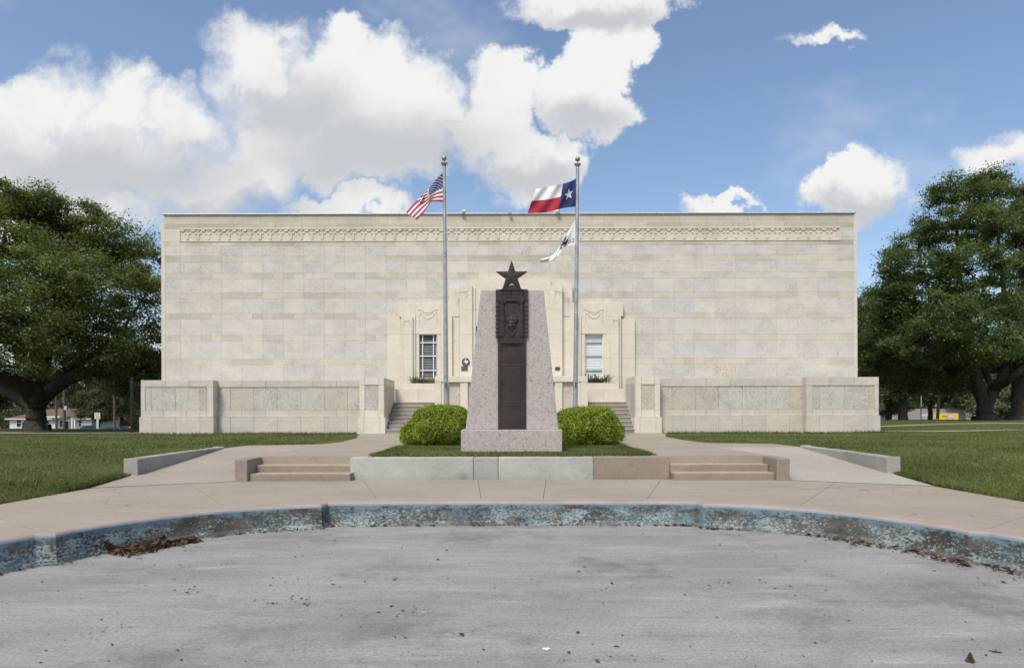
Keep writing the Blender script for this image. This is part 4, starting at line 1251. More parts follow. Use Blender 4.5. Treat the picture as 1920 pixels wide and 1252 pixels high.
# gable of the church front and the star
gb = MB(); gp = [(938, 545), (938, 543.5), (944, 541.5), (950, 539.5), (954, 536.5), (960, 534.2), (966, 536.5), (970, 539.5), (976, 541.5), (982, 543.5), (982, 545)]
gb.prism([(mx(x), mz(y)) for x, y in reversed(gp)], DM - 0.055, DM + 0.03); gb.build('gable', M['bronze'], mon)
def star_poly(cx, cz, R, inner=0.382, rot=0.0):
    return [(cx + (R if k % 2 == 0 else R * inner) * math.sin(math.pi * k / 5 + rot), cz + (R if k % 2 == 0 else R * inner) * math.cos(math.pi * k / 5 + rot)) for k in range(10)]
st = MB(); R = 31.0 * KM
sp = star_poly(mx(960), mz(518), R)
k = len(sp); cf = (mx(960), DM + 0.004, mz(518)); cb = (mx(960), DM + 0.12, mz(518))
Vf = [(x, DM + 0.018, z) for x, z in sp]; Vb = [(x, DM + 0.09, z) for x, z in sp]
st.add(Vf + Vb + [cf, cb], [(i, (i + 1) % k, 2 * k) for i in range(k)] + [(k + (i + 1) % k, k + i, 2 * k + 1) for i in range(k)] + [(i, k + i, k + (i + 1) % k, (i + 1) % k) for i in range(k)])
st.build('star', M['bronze'], mon)

# ================================================================== FLAGPOLES AND FLAGS
def polyline(pts, s):
    """points at fractions s (0..1) of a polyline's length"""
    P = np.array(pts, float); seg = np.hypot(*(P[1:] - P[:-1]).T); cum = np.concatenate([[0], np.cumsum(seg)]) / seg.sum()
    # smooth by Catmull-like interpolation of a dense linear path
    out = np.stack([np.interp(s, cum, P[:, i]) for i in range(P.shape[1])], -1)
    return out
DP = 22.6
def flagpole(xb, xt, ytop, label):
    X0 = PX(xb, DP); X1 = PX(xt, DP); zt = PZ(ytop + 8, DP)
    p = thing('flagpole', label, 'flagpole', (X0, DP, TER_Z), 'flagpoles in front of the museum')
    def at(z): t = (z - TER_Z) / (zt - TER_Z); return (X0 + (X1 - X0) * t, DP, z)
    zs = np.linspace(TER_Z, zt, 14)
    mb = MB(); mb.tube([at(z) for z in zs], [0.088 - 0.030 * k / 13 for k in range(14)], 16); mb.build('pole', M['steel'], p)
    mb = MB(); mb.tube([at(TER_Z), at(TER_Z + 0.04), at(TER_Z + 0.10)], [0.19, 0.17, 0.11], 18); mb.build('base_collar', M['steel'], p)
    mb = MB(); c = at(zt + 0.04); mb.tube([at(zt - 0.06), at(zt + 0.03)], 0.072, 14); mb.box(c[0] - 0.11, c[0] + 0.11, DP - 0.04, DP + 0.04, zt + 0.0, zt + 0.05); mb.build('truck', M['plate'], p)
    mb = MB(); mb.tube([at(zt + 0.03), at(zt + 0.14)], 0.014, 8); mb.build('spindle', M['steel'], p)
    mb = MB(); mb.ball(at(zt + 0.215), 0.092); mb.build('ball', M['gold'], p)
    mb = MB(); q = at(2.3); mb.box(q[0] - 0.03, q[0] + 0.03, DP - 0.13, DP - 0.08, 2.22, 2.40); mb.build('cleat', M['plate'], p)
    mb = MB(); a = at(zt - 0.02); b_ = at(2.3); mb.tube([(a[0] + 0.085, DP - 0.05, a[2]), (b_[0] + 0.10, DP - 0.06, b_[2])], 0.006, 5); mb.build('halyard', M['white'], p)
    for yb in (475, 482, 640): 
        q = at(PZ(yb, DP)); mb = MB(); mb.box(q[0] - 0.012, q[0] + 0.012, DP - 0.09, DP - 0.07, q[2] - 0.012, q[2] + 0.012); mb.build('bolt', M['plate'], p)
    return p
flagpole(837, 834, 300, 'tall grey steel flagpole with gold ball, left of the monument')
flagpole(1078, 1084, 302, 'tall grey steel flagpole with gold ball, right of the monument')


def cloth(name, top, bot, nu, nv, matfn, mats, amp, parent, waves=2.3, ph=0.0, dz=0.0, fold=0.0):
    s = np.linspace(0, 1, nu + 1)
    T = polyline(top, s); B = polyline(bot, s)
    # light smoothing of the polylines
    for _ in range(4):
        T[1:-1] = (T[:-2] + 2 * T[1:-1] + T[2:]) / 4; B[1:-1] = (B[:-2] + 2 * B[1:-1] + B[2:]) / 4
    t = np.linspace(0, 1, nv + 1)
    Pp = T[None] * (1 - t[:, None, None]) + B[None] * t[:, None, None]
    ss, tt = np.meshgrid(s, t)
    back = 0.0
    if fold > 0:          # the upper part of the fly is folded away behind
        f = fold * sstep(0.30, 0.75, ss); q = np.where(tt >= f, (tt - f) / (1 - f), (f - tt) * 0.75)
        Pp = T[None] * (1 - q[..., None]) + B[None] * q[..., None]; back = np.where(tt < f, 0.05 + 0.04 * (f - tt), 0.0)
    Yv = DP - 0.02 + dz * ss + amp * np.minimum(1, ss * 4) * (np.sin(2 * np.pi * (waves * ss + 0.55 * tt) + ph) + 0.4 * np.sin(2 * np.pi * (waves * 1.9 * ss - 0.8 * tt) + 1.7)) + back
    off = wloc(parent) if parent else Vector((0, 0, 0))
    W3 = np.stack([(Pp[..., 0] - 960) / FOC * Yv, Yv, EYE + (775 - Pp[..., 1]) / FOC * Yv], -1)
    V = (W3 - np.array(off)).reshape(-1, 3)
    i = np.arange(nv)[:, None] * (nu + 1) + np.arange(nu)[None, :]
    Q = np.stack([i, i + nu + 1, i + nu + 2, i + 1], -1).reshape(-1, 4)
    me = fast_mesh(name, V, Q)
    for m in mats: me.materials.append(m)
    me.polygons.foreach_set('material_index', [matfn((a + 0.5) / nu, (b_ + 0.5) / nv) for b_ in range(nv) for a in range(nu)])
    me.polygons.foreach_set('use_smooth', [True] * len(Q))
    def at(a, b_, lift=0.008):
        fa = np.clip(a, 0, 1) * nu; fb = np.clip(b_, 0, 1) * nv
        i0 = int(min(fa, nu - 1)); j0 = int(min(fb, nv - 1)); u_ = fa - i0; v_ = fb - j0
        p = (W3[j0, i0] * (1 - u_) + W3[j0, i0 + 1] * u_) * (1 - v_) + (W3[j0 + 1, i0] * (1 - u_) + W3[j0 + 1, i0 + 1] * u_) * v_
        return (p[0], p[1] - lift, p[2])
    return link(name, me, parent), at


us = thing('national_flag', 'red, white and blue striped flag with stars flying on the left pole', 'flag', (PX(834, DP), DP, PZ(379, DP)))
def us_m(a, b_):
    if a < 0.40 and b_ < 7 / 13: return 1
    return 0 if int(b_ * 13) % 2 == 0 else 2
o, us_at = cloth('cloth', [(832, 322), (818, 337), (803, 356), (787, 371), (774, 384), (762, 398)], [(832, 379), (820, 377), (808, 378), (802, 389), (795, 400), (782, 412)], 40, 26, us_m, [M['red'], M['blue'], M['cloth']], 0.05, us, 1.3, 0.4, fold=0.46)
sm = MB()
for r in range(9):
    for c in range(6 if r % 2 == 0 else 5):
        a = (0.033 + c * 0.0667 + (0 if r % 2 == 0 else 0.0333)); b_ = (0.03 + r * 0.0595)
        sm.add([us_at(a + 0.016 * math.sin(math.pi * k / 5) * (1 if k % 2 == 0 else 0.42), b_ - 0.026 * math.cos(math.pi * k / 5) * (1 if k % 2 == 0 else 0.42)) for k in range(10)], [tuple(range(10))])
sm.build('stars', M['cloth'], us, kind='stuff')

tx = thing('state_flag', 'flag with white star on blue, white and red bands on the right pole', 'flag', (PX(1083, DP), DP, PZ(388, DP)))
def tx_m(a, b_): return 1 if a < 0.36 else (2 if b_ < 0.5 else 0)
o, tx_at = cloth('cloth', [(1083, 334), (1070, 341), (1058, 344.5), (1035, 349), (1006, 354)], [(1082, 388), (1066, 389), (1053, 391.5), (1025, 399), (990, 400)], 50, 24, tx_m, [M['red'], M['blue'], M['cloth']], 0.085, tx, 1.5, 2.0)
sm = MB(); sm.add([tx_at(0.185 + 0.105 * math.sin(math.pi * k / 5 + 0.12) * (1 if k % 2 == 0 else 0.40), 0.5 - 0.23 * math.cos(math.pi * k / 5 + 0.12) * (1 if k % 2 == 0 else 0.40), 0.012) for k in range(10)], [tuple(range(10))])
sm.build('star', M['cloth'], tx)

wf = thing('white_flag', 'white banner with black cannon drooping below the state flag', 'flag', (PX(1084, DP), DP, PZ(461, DP)))
o, wf_at = cloth('cloth', [(1083, 406), (1072, 424), (1061, 444), (1050, 461), (1040, 476), (1029, 483), (1013, 486)], [(1084, 460), (1068, 461), (1058, 463), (1051, 474), (1044, 483), (1035, 490), (1014, 492.5)], 44, 16, lambda a, b_: 0, [M['cloth']], 0.05, wf, 1.6, 1.0)
# lettering reads mirrored: the banner is seen from its back; most of the words are lost in the folds
vs2, fs2 = text_mesh('CO')
lt = MB(); lt.add([wf_at(0.075 + x * 0.105, 0.86 - y * 0.24) for x, y in vs2], fs2); lt.build('lettering', M['ink'], wf)
cn = MB()
for poly in ([(0.24, 0.70), (0.27, 0.55), (0.34, 0.40), (0.43, 0.36), (0.45, 0.50), (0.40, 0.66), (0.35, 0.86), (0.28, 0.90)], [(0.30, 0.20), (0.36, 0.16), (0.40, 0.30), (0.33, 0.40)], [(0.42, 0.72), (0.47, 0.60), (0.49, 0.72), (0.45, 0.86)]):
    cn.add([wf_at(a, b_, 0.01) for a, b_ in poly], [tuple(range(len(poly)))])
for a, b_ in ((0.66, 0.15), (0.69, 0.30), (0.64, 0.80), (0.69, 0.88)):
    cn.add([wf_at(a + da, b_ + db, 0.01) for da, db in ((-0.012, 0), (0, -0.06), (0.014, 0), (0, 0.06))], [(0, 1, 2, 3)])
cn.build('cannon_emblem', M['ink'], wf, kind='stuff')

# ================================================================== PLANTS
def unit(v): return v / np.maximum(np.linalg.norm(v, axis=-1, keepdims=True), 1e-9)
def leaf_mesh(name, C, L, wid=0.5, up=0.6, seed=0, droop=0.0, nrm=None):
    """one folded leaf (two triangles along the midrib) at each point of C"""
    r = np.random.default_rng(seed); n = len(C)
    a = r.normal(size=(n, 3)); a[:, 2] = a[:, 2] * 0.6 - droop; a = unit(a)
    nn = r.normal(size=(n, 3)) + (np.array([0, 0, up * 2]) if nrm is None else nrm * 1.6)
    b_ = unit(np.cross(a, nn)); c = np.cross(b_, a)
    Ls = L * r.uniform(0.65, 1.3, (n, 1))
    V = np.stack([C - a * Ls / 2, C + b_ * Ls * wid / 2 + c * Ls * 0.10, C + a * Ls / 2, C - b_ * Ls * wid / 2 + c * Ls * 0.10], 1).reshape(-1, 3)
    k = np.arange(n)[:, None] * 4
    return fast_mesh(name, V, k + np.array([[0, 1, 2, 3]]))


def bez(p0, p1, p2, n):
    t = np.linspace(0, 1, n)[:, None]
    return (1 - t) ** 2 * p0 + 2 * t * (1 - t) * p1 + t * t * p2


def make_tree(name, label, base, trunk, limbs, lobes, leaf_m, bark_m, nclump, nleaf, L, seed, cat='tree', group=None, clip=None, crad=0.75, local=False, twigs=True):
    """trunk: list of (point, radius); limbs: list of paths of (point, radius); lobes: (centre, radii) ellipsoids the foliage fills"""
    r = np.random.default_rng(seed)
    t = thing(name, label, cat, base, group)
    off = np.array(base) * (0 if local else 1)
    tb = MB()
    def tube(path, n=10):
        P = np.array([p for p, _ in path], float) - off; R = [q for _, q in path]
        # subdivide with wobble
        k = len(P); s = np.linspace(0, k - 1, (k - 1) * 4 + 1)
        Q = np.stack([np.interp(s, np.arange(k), P[:, i]) for i in range(3)], 1)
        for _ in range(3): Q[1:-1] = (Q[:-2] + 2 * Q[1:-1] + Q[2:]) / 4
        RR = np.interp(s, np.arange(k), R)
        for _ in range(2): RR[1:-1] = (RR[:-2] + 2 * RR[1:-1] + RR[2:]) / 4
        Q[1:-1] += r.normal(size=Q[1:-1].shape) * RR[1:-1, None] * 0.06
        tb.tube([tuple(q) for q in Q], list(RR * (1 + 0.02 * r.normal(size=len(RR)))), n, 0, True)
        return Q
    tube(trunk, 14)
    ends = []
    for lb in limbs:
        Q = tube(lb, 9); ends += [Q[len(Q) // 2], Q[-1], Q[3 * len(Q) // 4]]
    ends = np.array(ends)
    Cs = []; dens = []
    vol = np.array([np.prod(q[1]) ** (2 / 3) for q in lobes]); vol = vol / vol.sum()
    for (c, rr), v in zip(lobes, vol):
        n = max(3, int(nclump * v)); d = unit(r.normal(size=(n, 3)))
        rad_ = r.uniform(0.30, 1.0, (n, 1)) ** 0.6 * np.where(r.random((n, 1)) < 0.16, 1.16, 1.0)
        P = np.array(c) - off + d * rad_ * np.array(rr)
        Cs.append(P)
        if twigs:
            hub = np.array(c) - off
            e = ends[np.argmin(np.linalg.norm(ends - hub, axis=1))]
            mid = (e + hub) / 2 + r.normal(size=3) * 0.3 + np.array([0, 0, 0.3])
            Q = bez(e, mid, hub, 8); tb.tube([tuple(q) for q in Q], list(np.linspace(0.11, 0.05, 8)), 6, 0, False)
            for p in P[:: max(1, n // 7)]:
                m_ = (hub + p) / 2 + r.normal(size=3) * 0.25
                Q = bez(hub, m_, p, 5); tb.tube([tuple(q) for q in Q], list(np.linspace(0.05, 0.015, 5)), 4, 0, False)
    tk = tb.build('trunk', M[bark_m], t, True)
    C = np.concatenate(Cs)
    sz = r.uniform(0.40, 1.25, (len(C), 1)) * crad
    per = int(nleaf / len(C))
    N_ = r.normal(size=(len(C), per, 3)); N_ = N_ * np.array([1.0, 1.0, 0.55])
    LP = (C[:, None] + N_ * sz[:, None] * 0.62).reshape(-1, 3)
    NR = unit(N_.reshape(-1, 3) * np.array([1, 1, 1.8])) * 0.8 + np.array([0, 0, 0.55])
    if clip is not None:
        kp = clip(LP + off); LP = LP[kp]; NR = NR[kp]
    me = leaf_mesh('crown', LP, L, 0.55, 0.6, seed + 1, 0.1, NR)
    link('crown', me, t, M[leaf_m])
    return t


def at(x, y, d): return (PX(x, d), d, PZ(y, d))
# ---- big live oak on the left
d = 34.5
gz = ground_height(PX(68, d), d)
def A(x, y, dd=0.0): return at(x, y, d + dd)
B0 = (PX(68, d), d, gz - 0.1)
lob = []
for (x, y, rx, ry, dd, ryy) in [(95, 415, 95, 55, 1, 3.2), (10, 420, 90, 55, 0, 3.2), (180, 440, 75, 50, 1, 2.6), (245, 480, 55, 48, 2, 2.2), (70, 380, 55, 28, 0, 2.0), (60, 505, 130, 60, -2, 3.5), (190, 540, 95, 62, -1, 3.2), (268, 560, 42, 60, 1, 2.0),
                                (-50, 520, 100, 90, 0, 3.5), (20, 590, 95, 55, -4, 2.6), (150, 620, 105, 55, 0, 3.4), (245, 650, 60, 55, 0, 2.4), (25, 640, 75, 26, -4.0, 2.0), (285, 690, 30, 48, 1.5, 1.6), (225, 700, 55, 26, 2, 2.2), (-40, 640, 80, 60, 0, 3.0), (120, 660, 60, 22, 3, 2.4), (62, 690, 26, 14, -4.5, 1.0), (268, 728, 30, 24, 3, 1.6), (235, 735, 34, 20, 3, 1.8), (290, 748, 20, 20, 3, 1.4)]:
    lob.append((A(x, y, dd), (rx * d / FOC, ryy, ry * d / FOC)))
make_tree('live_oak', 'huge spreading live oak with dark twisted limbs on the left lawn', B0,
          [(B0, 0.82), (A(68, 799), 0.58), (A(67.5, 790), 0.49), (A(67, 776), 0.45), (A(68, 756), 0.46), (A(70, 738), 0.50)],
          [[(A(63, 748), 0.40), (A(45, 720, -1.5), 0.42), (A(8, 705, -3), 0.36), (A(-60, 690, -5), 0.26)],
           [(A(60, 758), 0.34), (A(30, 740, 1), 0.30), (A(-5, 722, 2), 0.24), (A(-50, 690, 3), 0.16)],
           [(A(74, 752), 0.38), (A(102, 724), 0.36), (A(135, 703), 0.34), (A(165, 696), 0.32), (A(192, 690), 0.27)],
           [(A(76, 745, 0.6), 0.42), (A(100, 712, 1.5), 0.34), (A(128, 690, 2), 0.28), (A(160, 672, 2), 0.20), (A(215, 640, 2), 0.12)],
           [(A(64, 742), 0.42), (A(48, 705), 0.36), (A(38, 660), 0.28), (A(20, 590), 0.18), (A(0, 500), 0.09)],
           [(A(70, 742), 0.42), (A(76, 700, 0.6), 0.34), (A(95, 640), 0.27), (A(120, 560), 0.18), (A(150, 470), 0.08)],
           [(A(68, 745, -0.5), 0.36), (A(62, 700, -1.5), 0.30), (A(70, 640, -3), 0.22), (A(60, 520, -3), 0.10)],
           [(A(165, 696), 0.26), (A(200, 700, 1), 0.2), (A(250, 690, 2), 0.12), (A(280, 690, 2), 0.08)]],
          lob, 'oak', 'bark', 600, 190000, 0.14, 21, clip=lambda P: P[:, 0] < -18.15, crad=0.66)

# ---- tall spreading trees on the right
d = 42.0
gz = ground_height(PX(1845, d), d)
def A(x, y, dd=0.0): return at(x, y, d + dd)
B0 = (PX(1847, d), d, gz - 0.1)
lob = [(A(x, y, dd), (rx * d / FOC, ryy, ry * d / FOC)) for (x, y, rx, ry, dd, ryy) in
       [(1795, 365, 62, 32, 0, 2.4), (1850, 352, 45, 26, 1, 2.0), (1745, 430, 48, 30, 0, 2.2), (1680, 470, 36, 13, 0, 1.2), (1815, 430, 62, 42, -1, 3.0), (1870, 430, 45, 55, 1, 3.0), (1725, 500, 70, 36, -1, 2.8), (1820, 515, 80, 42, -2, 3.2),
        (1700, 560, 62, 36, 0, 2.8), (1780, 585, 80, 42, -3, 3.0), (1850, 590, 60, 45, -1, 3.0), (1665, 610, 42, 34, 1, 2.4), (1735, 645, 80, 34, -1, 3.0), (1820, 655, 75, 30, -2, 3.0), (1680, 680, 48, 30, 2, 2.2), (1890, 660, 48, 32, 0, 2.6), (1770, 695, 50, 22, 1, 2.2), (1665, 540, 40, 22, 1, 2.0), (1650, 655, 45, 36, 2, 2.4), (1640, 715, 34, 24, 3, 1.8), (1705, 722, 46, 22, 2, 2.0), (1790, 722, 46, 16, 2, 2.0), (1890, 690, 40, 20, 2, 2.0)]]
make_tree('spreading_tree', 'tall spreading tree with forked dark trunk on the right lawn', B0,
          [(B0, 0.85), (A(1846, 787), 0.60), (A(1846, 780), 0.48), (A(1846, 768), 0.43), (A(1847, 756), 0.44)],
          [[(A(1843, 762), 0.36), (A(1836, 730), 0.36), (A(1828, 700), 0.36), (A(1818, 660), 0.30), (A(1800, 560), 0.20), (A(1795, 430), 0.08)],
           [(A(1850, 760), 0.36), (A(1862, 735), 0.36), (A(1876, 715, 0.5), 0.30), (A(1890, 680, 1), 0.24), (A(1885, 560, 1), 0.16), (A(1870, 430, 1), 0.08)],
           [(A(1864, 732), 0.28), (A(1885, 718, -1), 0.25), (A(1912, 700, -2), 0.20), (A(1935, 670, -2), 0.12)],
           [(A(1860, 726), 0.22), (A(1848, 705, 1), 0.18), (A(1836, 680, 1), 0.12)],
           [(A(1826, 690), 0.24), (A(1790, 640, 0), 0.18), (A(1740, 590, 0), 0.12), (A(1700, 560), 0.08)],
           [(A(1812, 620), 0.2), (A(1770, 540), 0.14), (A(1735, 470), 0.08), (A(1690, 470), 0.05)]],
          lob, 'elm', 'bark', 600, 175000, 0.15, 33, clip=lambda P: P[:, 0] > 18.3, crad=0.62)
d = 43.0
gz = ground_height(PX(1912, d), d)
def A(x, y, dd=0.0): return at(x, y, d + dd)
B0 = (PX(1914, d), d, gz - 0.1)
lob = [(A(x, y, dd), (rx * d / FOC, ryy, ry * d / FOC)) for (x, y, rx, ry, dd, ryy) in
       [(1925, 360, 40, 35, 0, 2.0), (1960, 420, 70, 60, 0, 3.0), (1920, 480, 40, 50, 0, 2.4), (1980, 520, 80, 70, 0, 3.2), (1930, 590, 50, 55, -1, 3.0), (1990, 640, 70, 50, 0, 3.0), (1925, 690, 35, 24, 0, 2.0)]]
make_tree('edge_tree', 'thick grey-trunked tree cut off by the right edge of the view', B0,
          [(B0, 0.75), (A(1914, 775), 0.56), (A(1912, 740), 0.50), (A(1916, 705), 0.50), (A(1922, 670), 0.46)],
          [[(A(1922, 675), 0.4), (A(1935, 600), 0.3), (A(1960, 500), 0.2), (A(1960, 420), 0.1)], [(A(1918, 680), 0.4), (A(1915, 600), 0.28), (A(1925, 480), 0.18), (A(1928, 370), 0.07)],
           [(A(1924, 680), 0.3), (A(1960, 640), 0.24), (A(1990, 600), 0.15)]],
          lob, 'elm', 'bark_grey', 170, 52000, 0.15, 35, crad=0.66)
# darker tree close behind the building's right corner
d = 56.0
gz = ground_height(PX(1690, d), d)
def A(x, y, dd=0.0): return at(x, y, d + dd)
B0 = (PX(1693, d), d, gz - 0.1)
lob = [(A(x, y, dd), (rx * d / FOC, ryy, ry * d / FOC)) for (x, y, rx, ry, dd, ryy) in
       [(1640, 575, 40, 35, 0, 3), (1690, 610, 60, 45, 0, 4), (1640, 650, 45, 45, -1, 3), (1720, 680, 60, 35, 0, 4), (1650, 705, 40, 32, 0, 3), (1600, 620, 40, 60, 2, 3), (1780, 690, 50, 30, 0, 3)]]
make_tree('shade_tree', 'dark tree with pale straight trunk beyond the museum corner on the right', B0,
          [(B0, 0.42), (A(1693, 770), 0.36), (A(1692, 735), 0.33)],
          [[(A(1692, 740), 0.25), (A(1680, 690), 0.2), (A(1650, 640), 0.12)], [(A(1693, 738), 0.25), (A(1705, 690), 0.2), (A(1700, 620), 0.12)], [(A(1694, 738), 0.2), (A(1725, 700), 0.14), (A(1770, 690), 0.08)]],
          lob, 'far_leaf', 'bark_grey', 190, 52000, 0.20, 37, clip=lambda P: P[:, 0] > 18.5, crad=0.9)

# ---- trees along the street, far behind
def street_tree(seed, H, spread, leaf, bark='bark', loc=(0, 0, 0), label='', lean=0.0, low=False):
    r = np.random.default_rng(seed)
    lob = []; fork = H * 0.3
    for k in range(9):
        a = r.uniform(0, 6.28); q = r.uniform(0.2, 0.8) * spread; h = H * r.uniform(0.42, 0.88)
        lob.append(((q * math.cos(a) * (1.1 - h / H * 0.5), q * math.sin(a), h), (spread * r.uniform(0.34, 0.5), spread * r.uniform(0.34, 0.5), H * r.uniform(0.09, 0.15))))
    if low:
        for k in range(7):
            a = r.uniform(0, 6.28); lob.append(((spread * 0.6 * math.cos(a), spread * 0.6 * math.sin(a), H * r.uniform(0.1, 0.35)), (spread * 0.5, spread * 0.5, H * 0.16)))
    lob.append(((0, 0, H * 0.82), (spread * 0.5, spread * 0.5, H * 0.14)))
    lob.append(((0, 0, H * 0.5), (spread * 0.7, spread * 0.7, H * 0.16)))
    limbs = [[((0, 0, fork), 0.22), ((q * 0.4 * spread * math.cos(a), q * 0.4 * spread * math.sin(a), H * 0.5), 0.14), ((q * 0.6 * spread * math.cos(a), 0.6 * q * spread * math.sin(a), H * 0.72), 0.06)] for a, q in zip(r.uniform(0, 6.28, 5), r.uniform(0.5, 1, 5))]
    t = make_tree('street_tree', label, loc, [((0, 0, -0.4), 0.42), ((lean * 0.3, 0, fork * 0.6), 0.30), ((0, 0, fork), 0.26)], limbs, lob, leaf, bark, 150, 26000, 0.28, seed, group='trees along the far street', crad=1.05, local=True)
    return t
protos = [street_tree(50, 11.0, 5.0, 'far_leaf'), street_tree(51, 13.0, 6.0, 'far_leaf'), street_tree(52, 9.0, 4.6, 'far_leaf', 'bark_grey')]
FAR = [(0, -25, 128, 1.25, 'far tree behind the white house, left of the oak trunk'), (1, 150, 132, 1.1, 'far tree behind the white house roof, right of the oak trunk'), (2, 185, 98, 0.85, 'olive tree hanging over the parked pickup'), (0, 228, 112, 1.1, 'far tree behind the speed sign and utility pole'),
       (1, 275, 120, 1.25, 'far tree beside the black fence by the museum left corner'), (2, 320, 100, 1.3, 'far tree half hidden by the museum left corner'), (1, 70, 140, 1.2, 'far tree seen behind the oak trunk'),
       (1, 1620, 118, 1.3, 'far tree half hidden by the museum right corner'), (0, 1668, 105, 1.15, 'far tree left of the sign post on the right lawn'), (2, 1664, 88, 0.95, 'dark street tree left of the delivery truck cab'), (1, 1765, 140, 1.3, 'far tree behind the yellow truck box'),
       (0, 1815, 128, 1.1, 'far tree behind the grey fence, left of the forked trunk'), (1, 1744, 90, 1.1, 'street tree with dark trunk in front of the truck'), (1, 1870, 142, 1.2, 'far tree behind the grey fence, right of the forked trunk'), (0, 1935, 135, 1.3, 'far tree at the right edge behind the thick grey trunk')]
used = set()
for i, (k, x, d, s, lab) in enumerate(FAR):
    t = protos[k] if k not in used else copy_tree(protos[k]); used.add(k)
    X = PX(x, d); t.location = (X, d, ground_height(X, d) - 0.1); t.rotation_euler = (0, 0, i * 1.37); t.scale = (s, s, s); t['label'] = lab
pt = street_tree(57, 6.5, 4.2, 'pale_leaf'); X = PX(1888, 80); pt.location = (X, 80, ground_height(X, 80)); pt['label'] = 'pale flowering tree between the two right hand trunks'; pt.name = 'flowering_tree'; pt['group'] = 'trees along the far street'

# ---- the wood beyond the street, one mass of foliage
def far_woods():
    r = np.random.default_rng(77); C = []
    for a, b_, n_ in ((-140, 340, 150), (1580, 2040, 150), (-900, -140, 150), (2040, 2800, 150)):
        for k in range(n_):
            d_ = r.uniform(146, 172); X = PX(r.uniform(a, b_), d_); z = ground_height(X, d_) + abs(r.normal()) * 3.4 + 0.3
            q = r.normal(size=(360, 3)) * np.array([2.2, 2.0, 1.3]) * r.uniform(0.6, 1.2); C.append(q + np.array([X, d_, z]))
    C = np.concatenate(C); C = C[C[:, 2] > -3.2]
    tag(link('far_woods', leaf_mesh('far_woods', C, 0.5, 0.6, 0.6, 78), None, M['far_leaf']), 'dark low woods beyond the street behind the houses', 'woods', kind='stuff')
far_woods()

# ---- clipped round shrubs behind the monument
def shrub(name, label, c, rx, ry, h, seed):
    t = thing(name, label, 'shrub', (c[0], c[1], TER_Z), 'clipped shrubs beside the monument')
    r = np.random.default_rng(seed); n = 44000
    zc_ = r.uniform(-0.66, 1.0, n); an = r.uniform(0, 2 * np.pi, n); q_ = np.sqrt(1 - zc_ ** 2)
    D = np.stack([q_ * np.cos(an), q_ * np.sin(an), zc_], 1)
    # uneven cushions
    cd_ = unit(r.normal(size=(48, 3))); cd_[:, 2] = np.abs(cd_[:, 2]) - 0.2
    dots = D @ cd_.T; m1 = np.sort(dots, 1)[:, -1]
    bumpy = (0.80 + 0.22 * np.clip((m1 - 0.90) / 0.09, 0, 1)) * (1 + 0.07 * np.sin(D[:, 0] * 3.1 + seed) * np.sin(D[:, 2] * 2.7 + 1.3 * seed))
    sup = (np.abs(D[:, 0]) ** 2.6 + np.abs(D[:, 1]) ** 2.6 + np.abs(D[:, 2]) ** 2.6) ** (-1 / 2.6)
    rr = sup * bumpy * r.uniform(0.84, 1.03, n) * (1 + 0.10 * (r.random(n) < 0.02))
    P = D * rr[:, None] * np.array([rx, ry, h * 0.70]) + np.array([0, 0, h * 0.38])
    P = P[P[:, 2] > 0.02]
    nr = unit(P - np.array([0, 0, h * 0.3]))
    me = leaf_mesh('foliage', P, 0.052, 0.6, 0.5, seed, 0.0, nr)
    link('foliage', me, t, M['box_leaf'])
    mb = MB(); mb.ball((0, 0, h * 0.38), (rx * 0.72, ry * 0.72, h * 0.48), 24, 14); mb.build('dark_core', M['far_leaf'], t, True)  # solid dark ball blocks the view through, stands for the shaded inside
shrub('round_shrub', 'clipped bright green shrub left of the monument', (PX(828, 18.3), 18.4), 1.16, 1.05, 1.20, 61)
shrub('round_shrub', 'clipped bright green shrub right of the monument', (PX(1097, 18.3), 18.4), 1.14, 1.05, 1.16, 62)

# ---- plants in the boxes under the windows
def box_plants(name, label, xa, xb, y, z, h, n, m, blade, seed):
    r = np.random.default_rng(seed); t = thing(name, label, 'plant', ((xa + xb) / 2, y, z), 'plants in the planter boxes')
    mb = MB(); C = []
    for k in range(n):
        x = r.uniform(xa, xb) - (xa + xb) / 2; yy_ = r.uniform(-0.15, 0.15); hh = h * r.uniform(0.5, 1.1); lx = r.normal() * 0.14
        w = 0.010
        if blade:
            mb.add([(x - w, yy_, 0), (x + w, yy_, 0), (x + lx + w * 0.4, yy_ - 0.05, hh * 0.7), (x + lx * 1.8, yy_ - 0.1, hh), (x + lx - w * 0.4, yy_ - 0.05, hh * 0.7)], [(0, 1, 2, 3, 4)])
        else:
            mb.tube([(x, yy_, 0), (x + lx * 0.5, yy_, hh * 0.6), (x + lx, yy_ - 0.04, hh)], 0.006, 4)
            for q in np.linspace(0.25, 1, 9): C.append((x + lx * q + r.normal() * 0.03, yy_ + r.normal() * 0.04, hh * q))
    mb.build('stems', M[m], t, True)
    if C: link('leaves', leaf_mesh('leaves', np.array(C), 0.07, 0.45, 0.5, seed), t, M[m])
box_plants('reedy_plant', 'dry reedy plants in the box under the left window', PX(772, 31.8), PX(816, 31.8), 31.85, PZ(717.5, 31.4) + 0.02, 0.36, 260, 'reed', True, 71)
box_plants('leafy_plant', 'leafy green plants in the box under the right window', PX(1100, 31.8), PX(1143, 31.8), 31.85, PZ(717.5, 31.4) + 0.02, 0.40, 70, 'herb', False, 72)

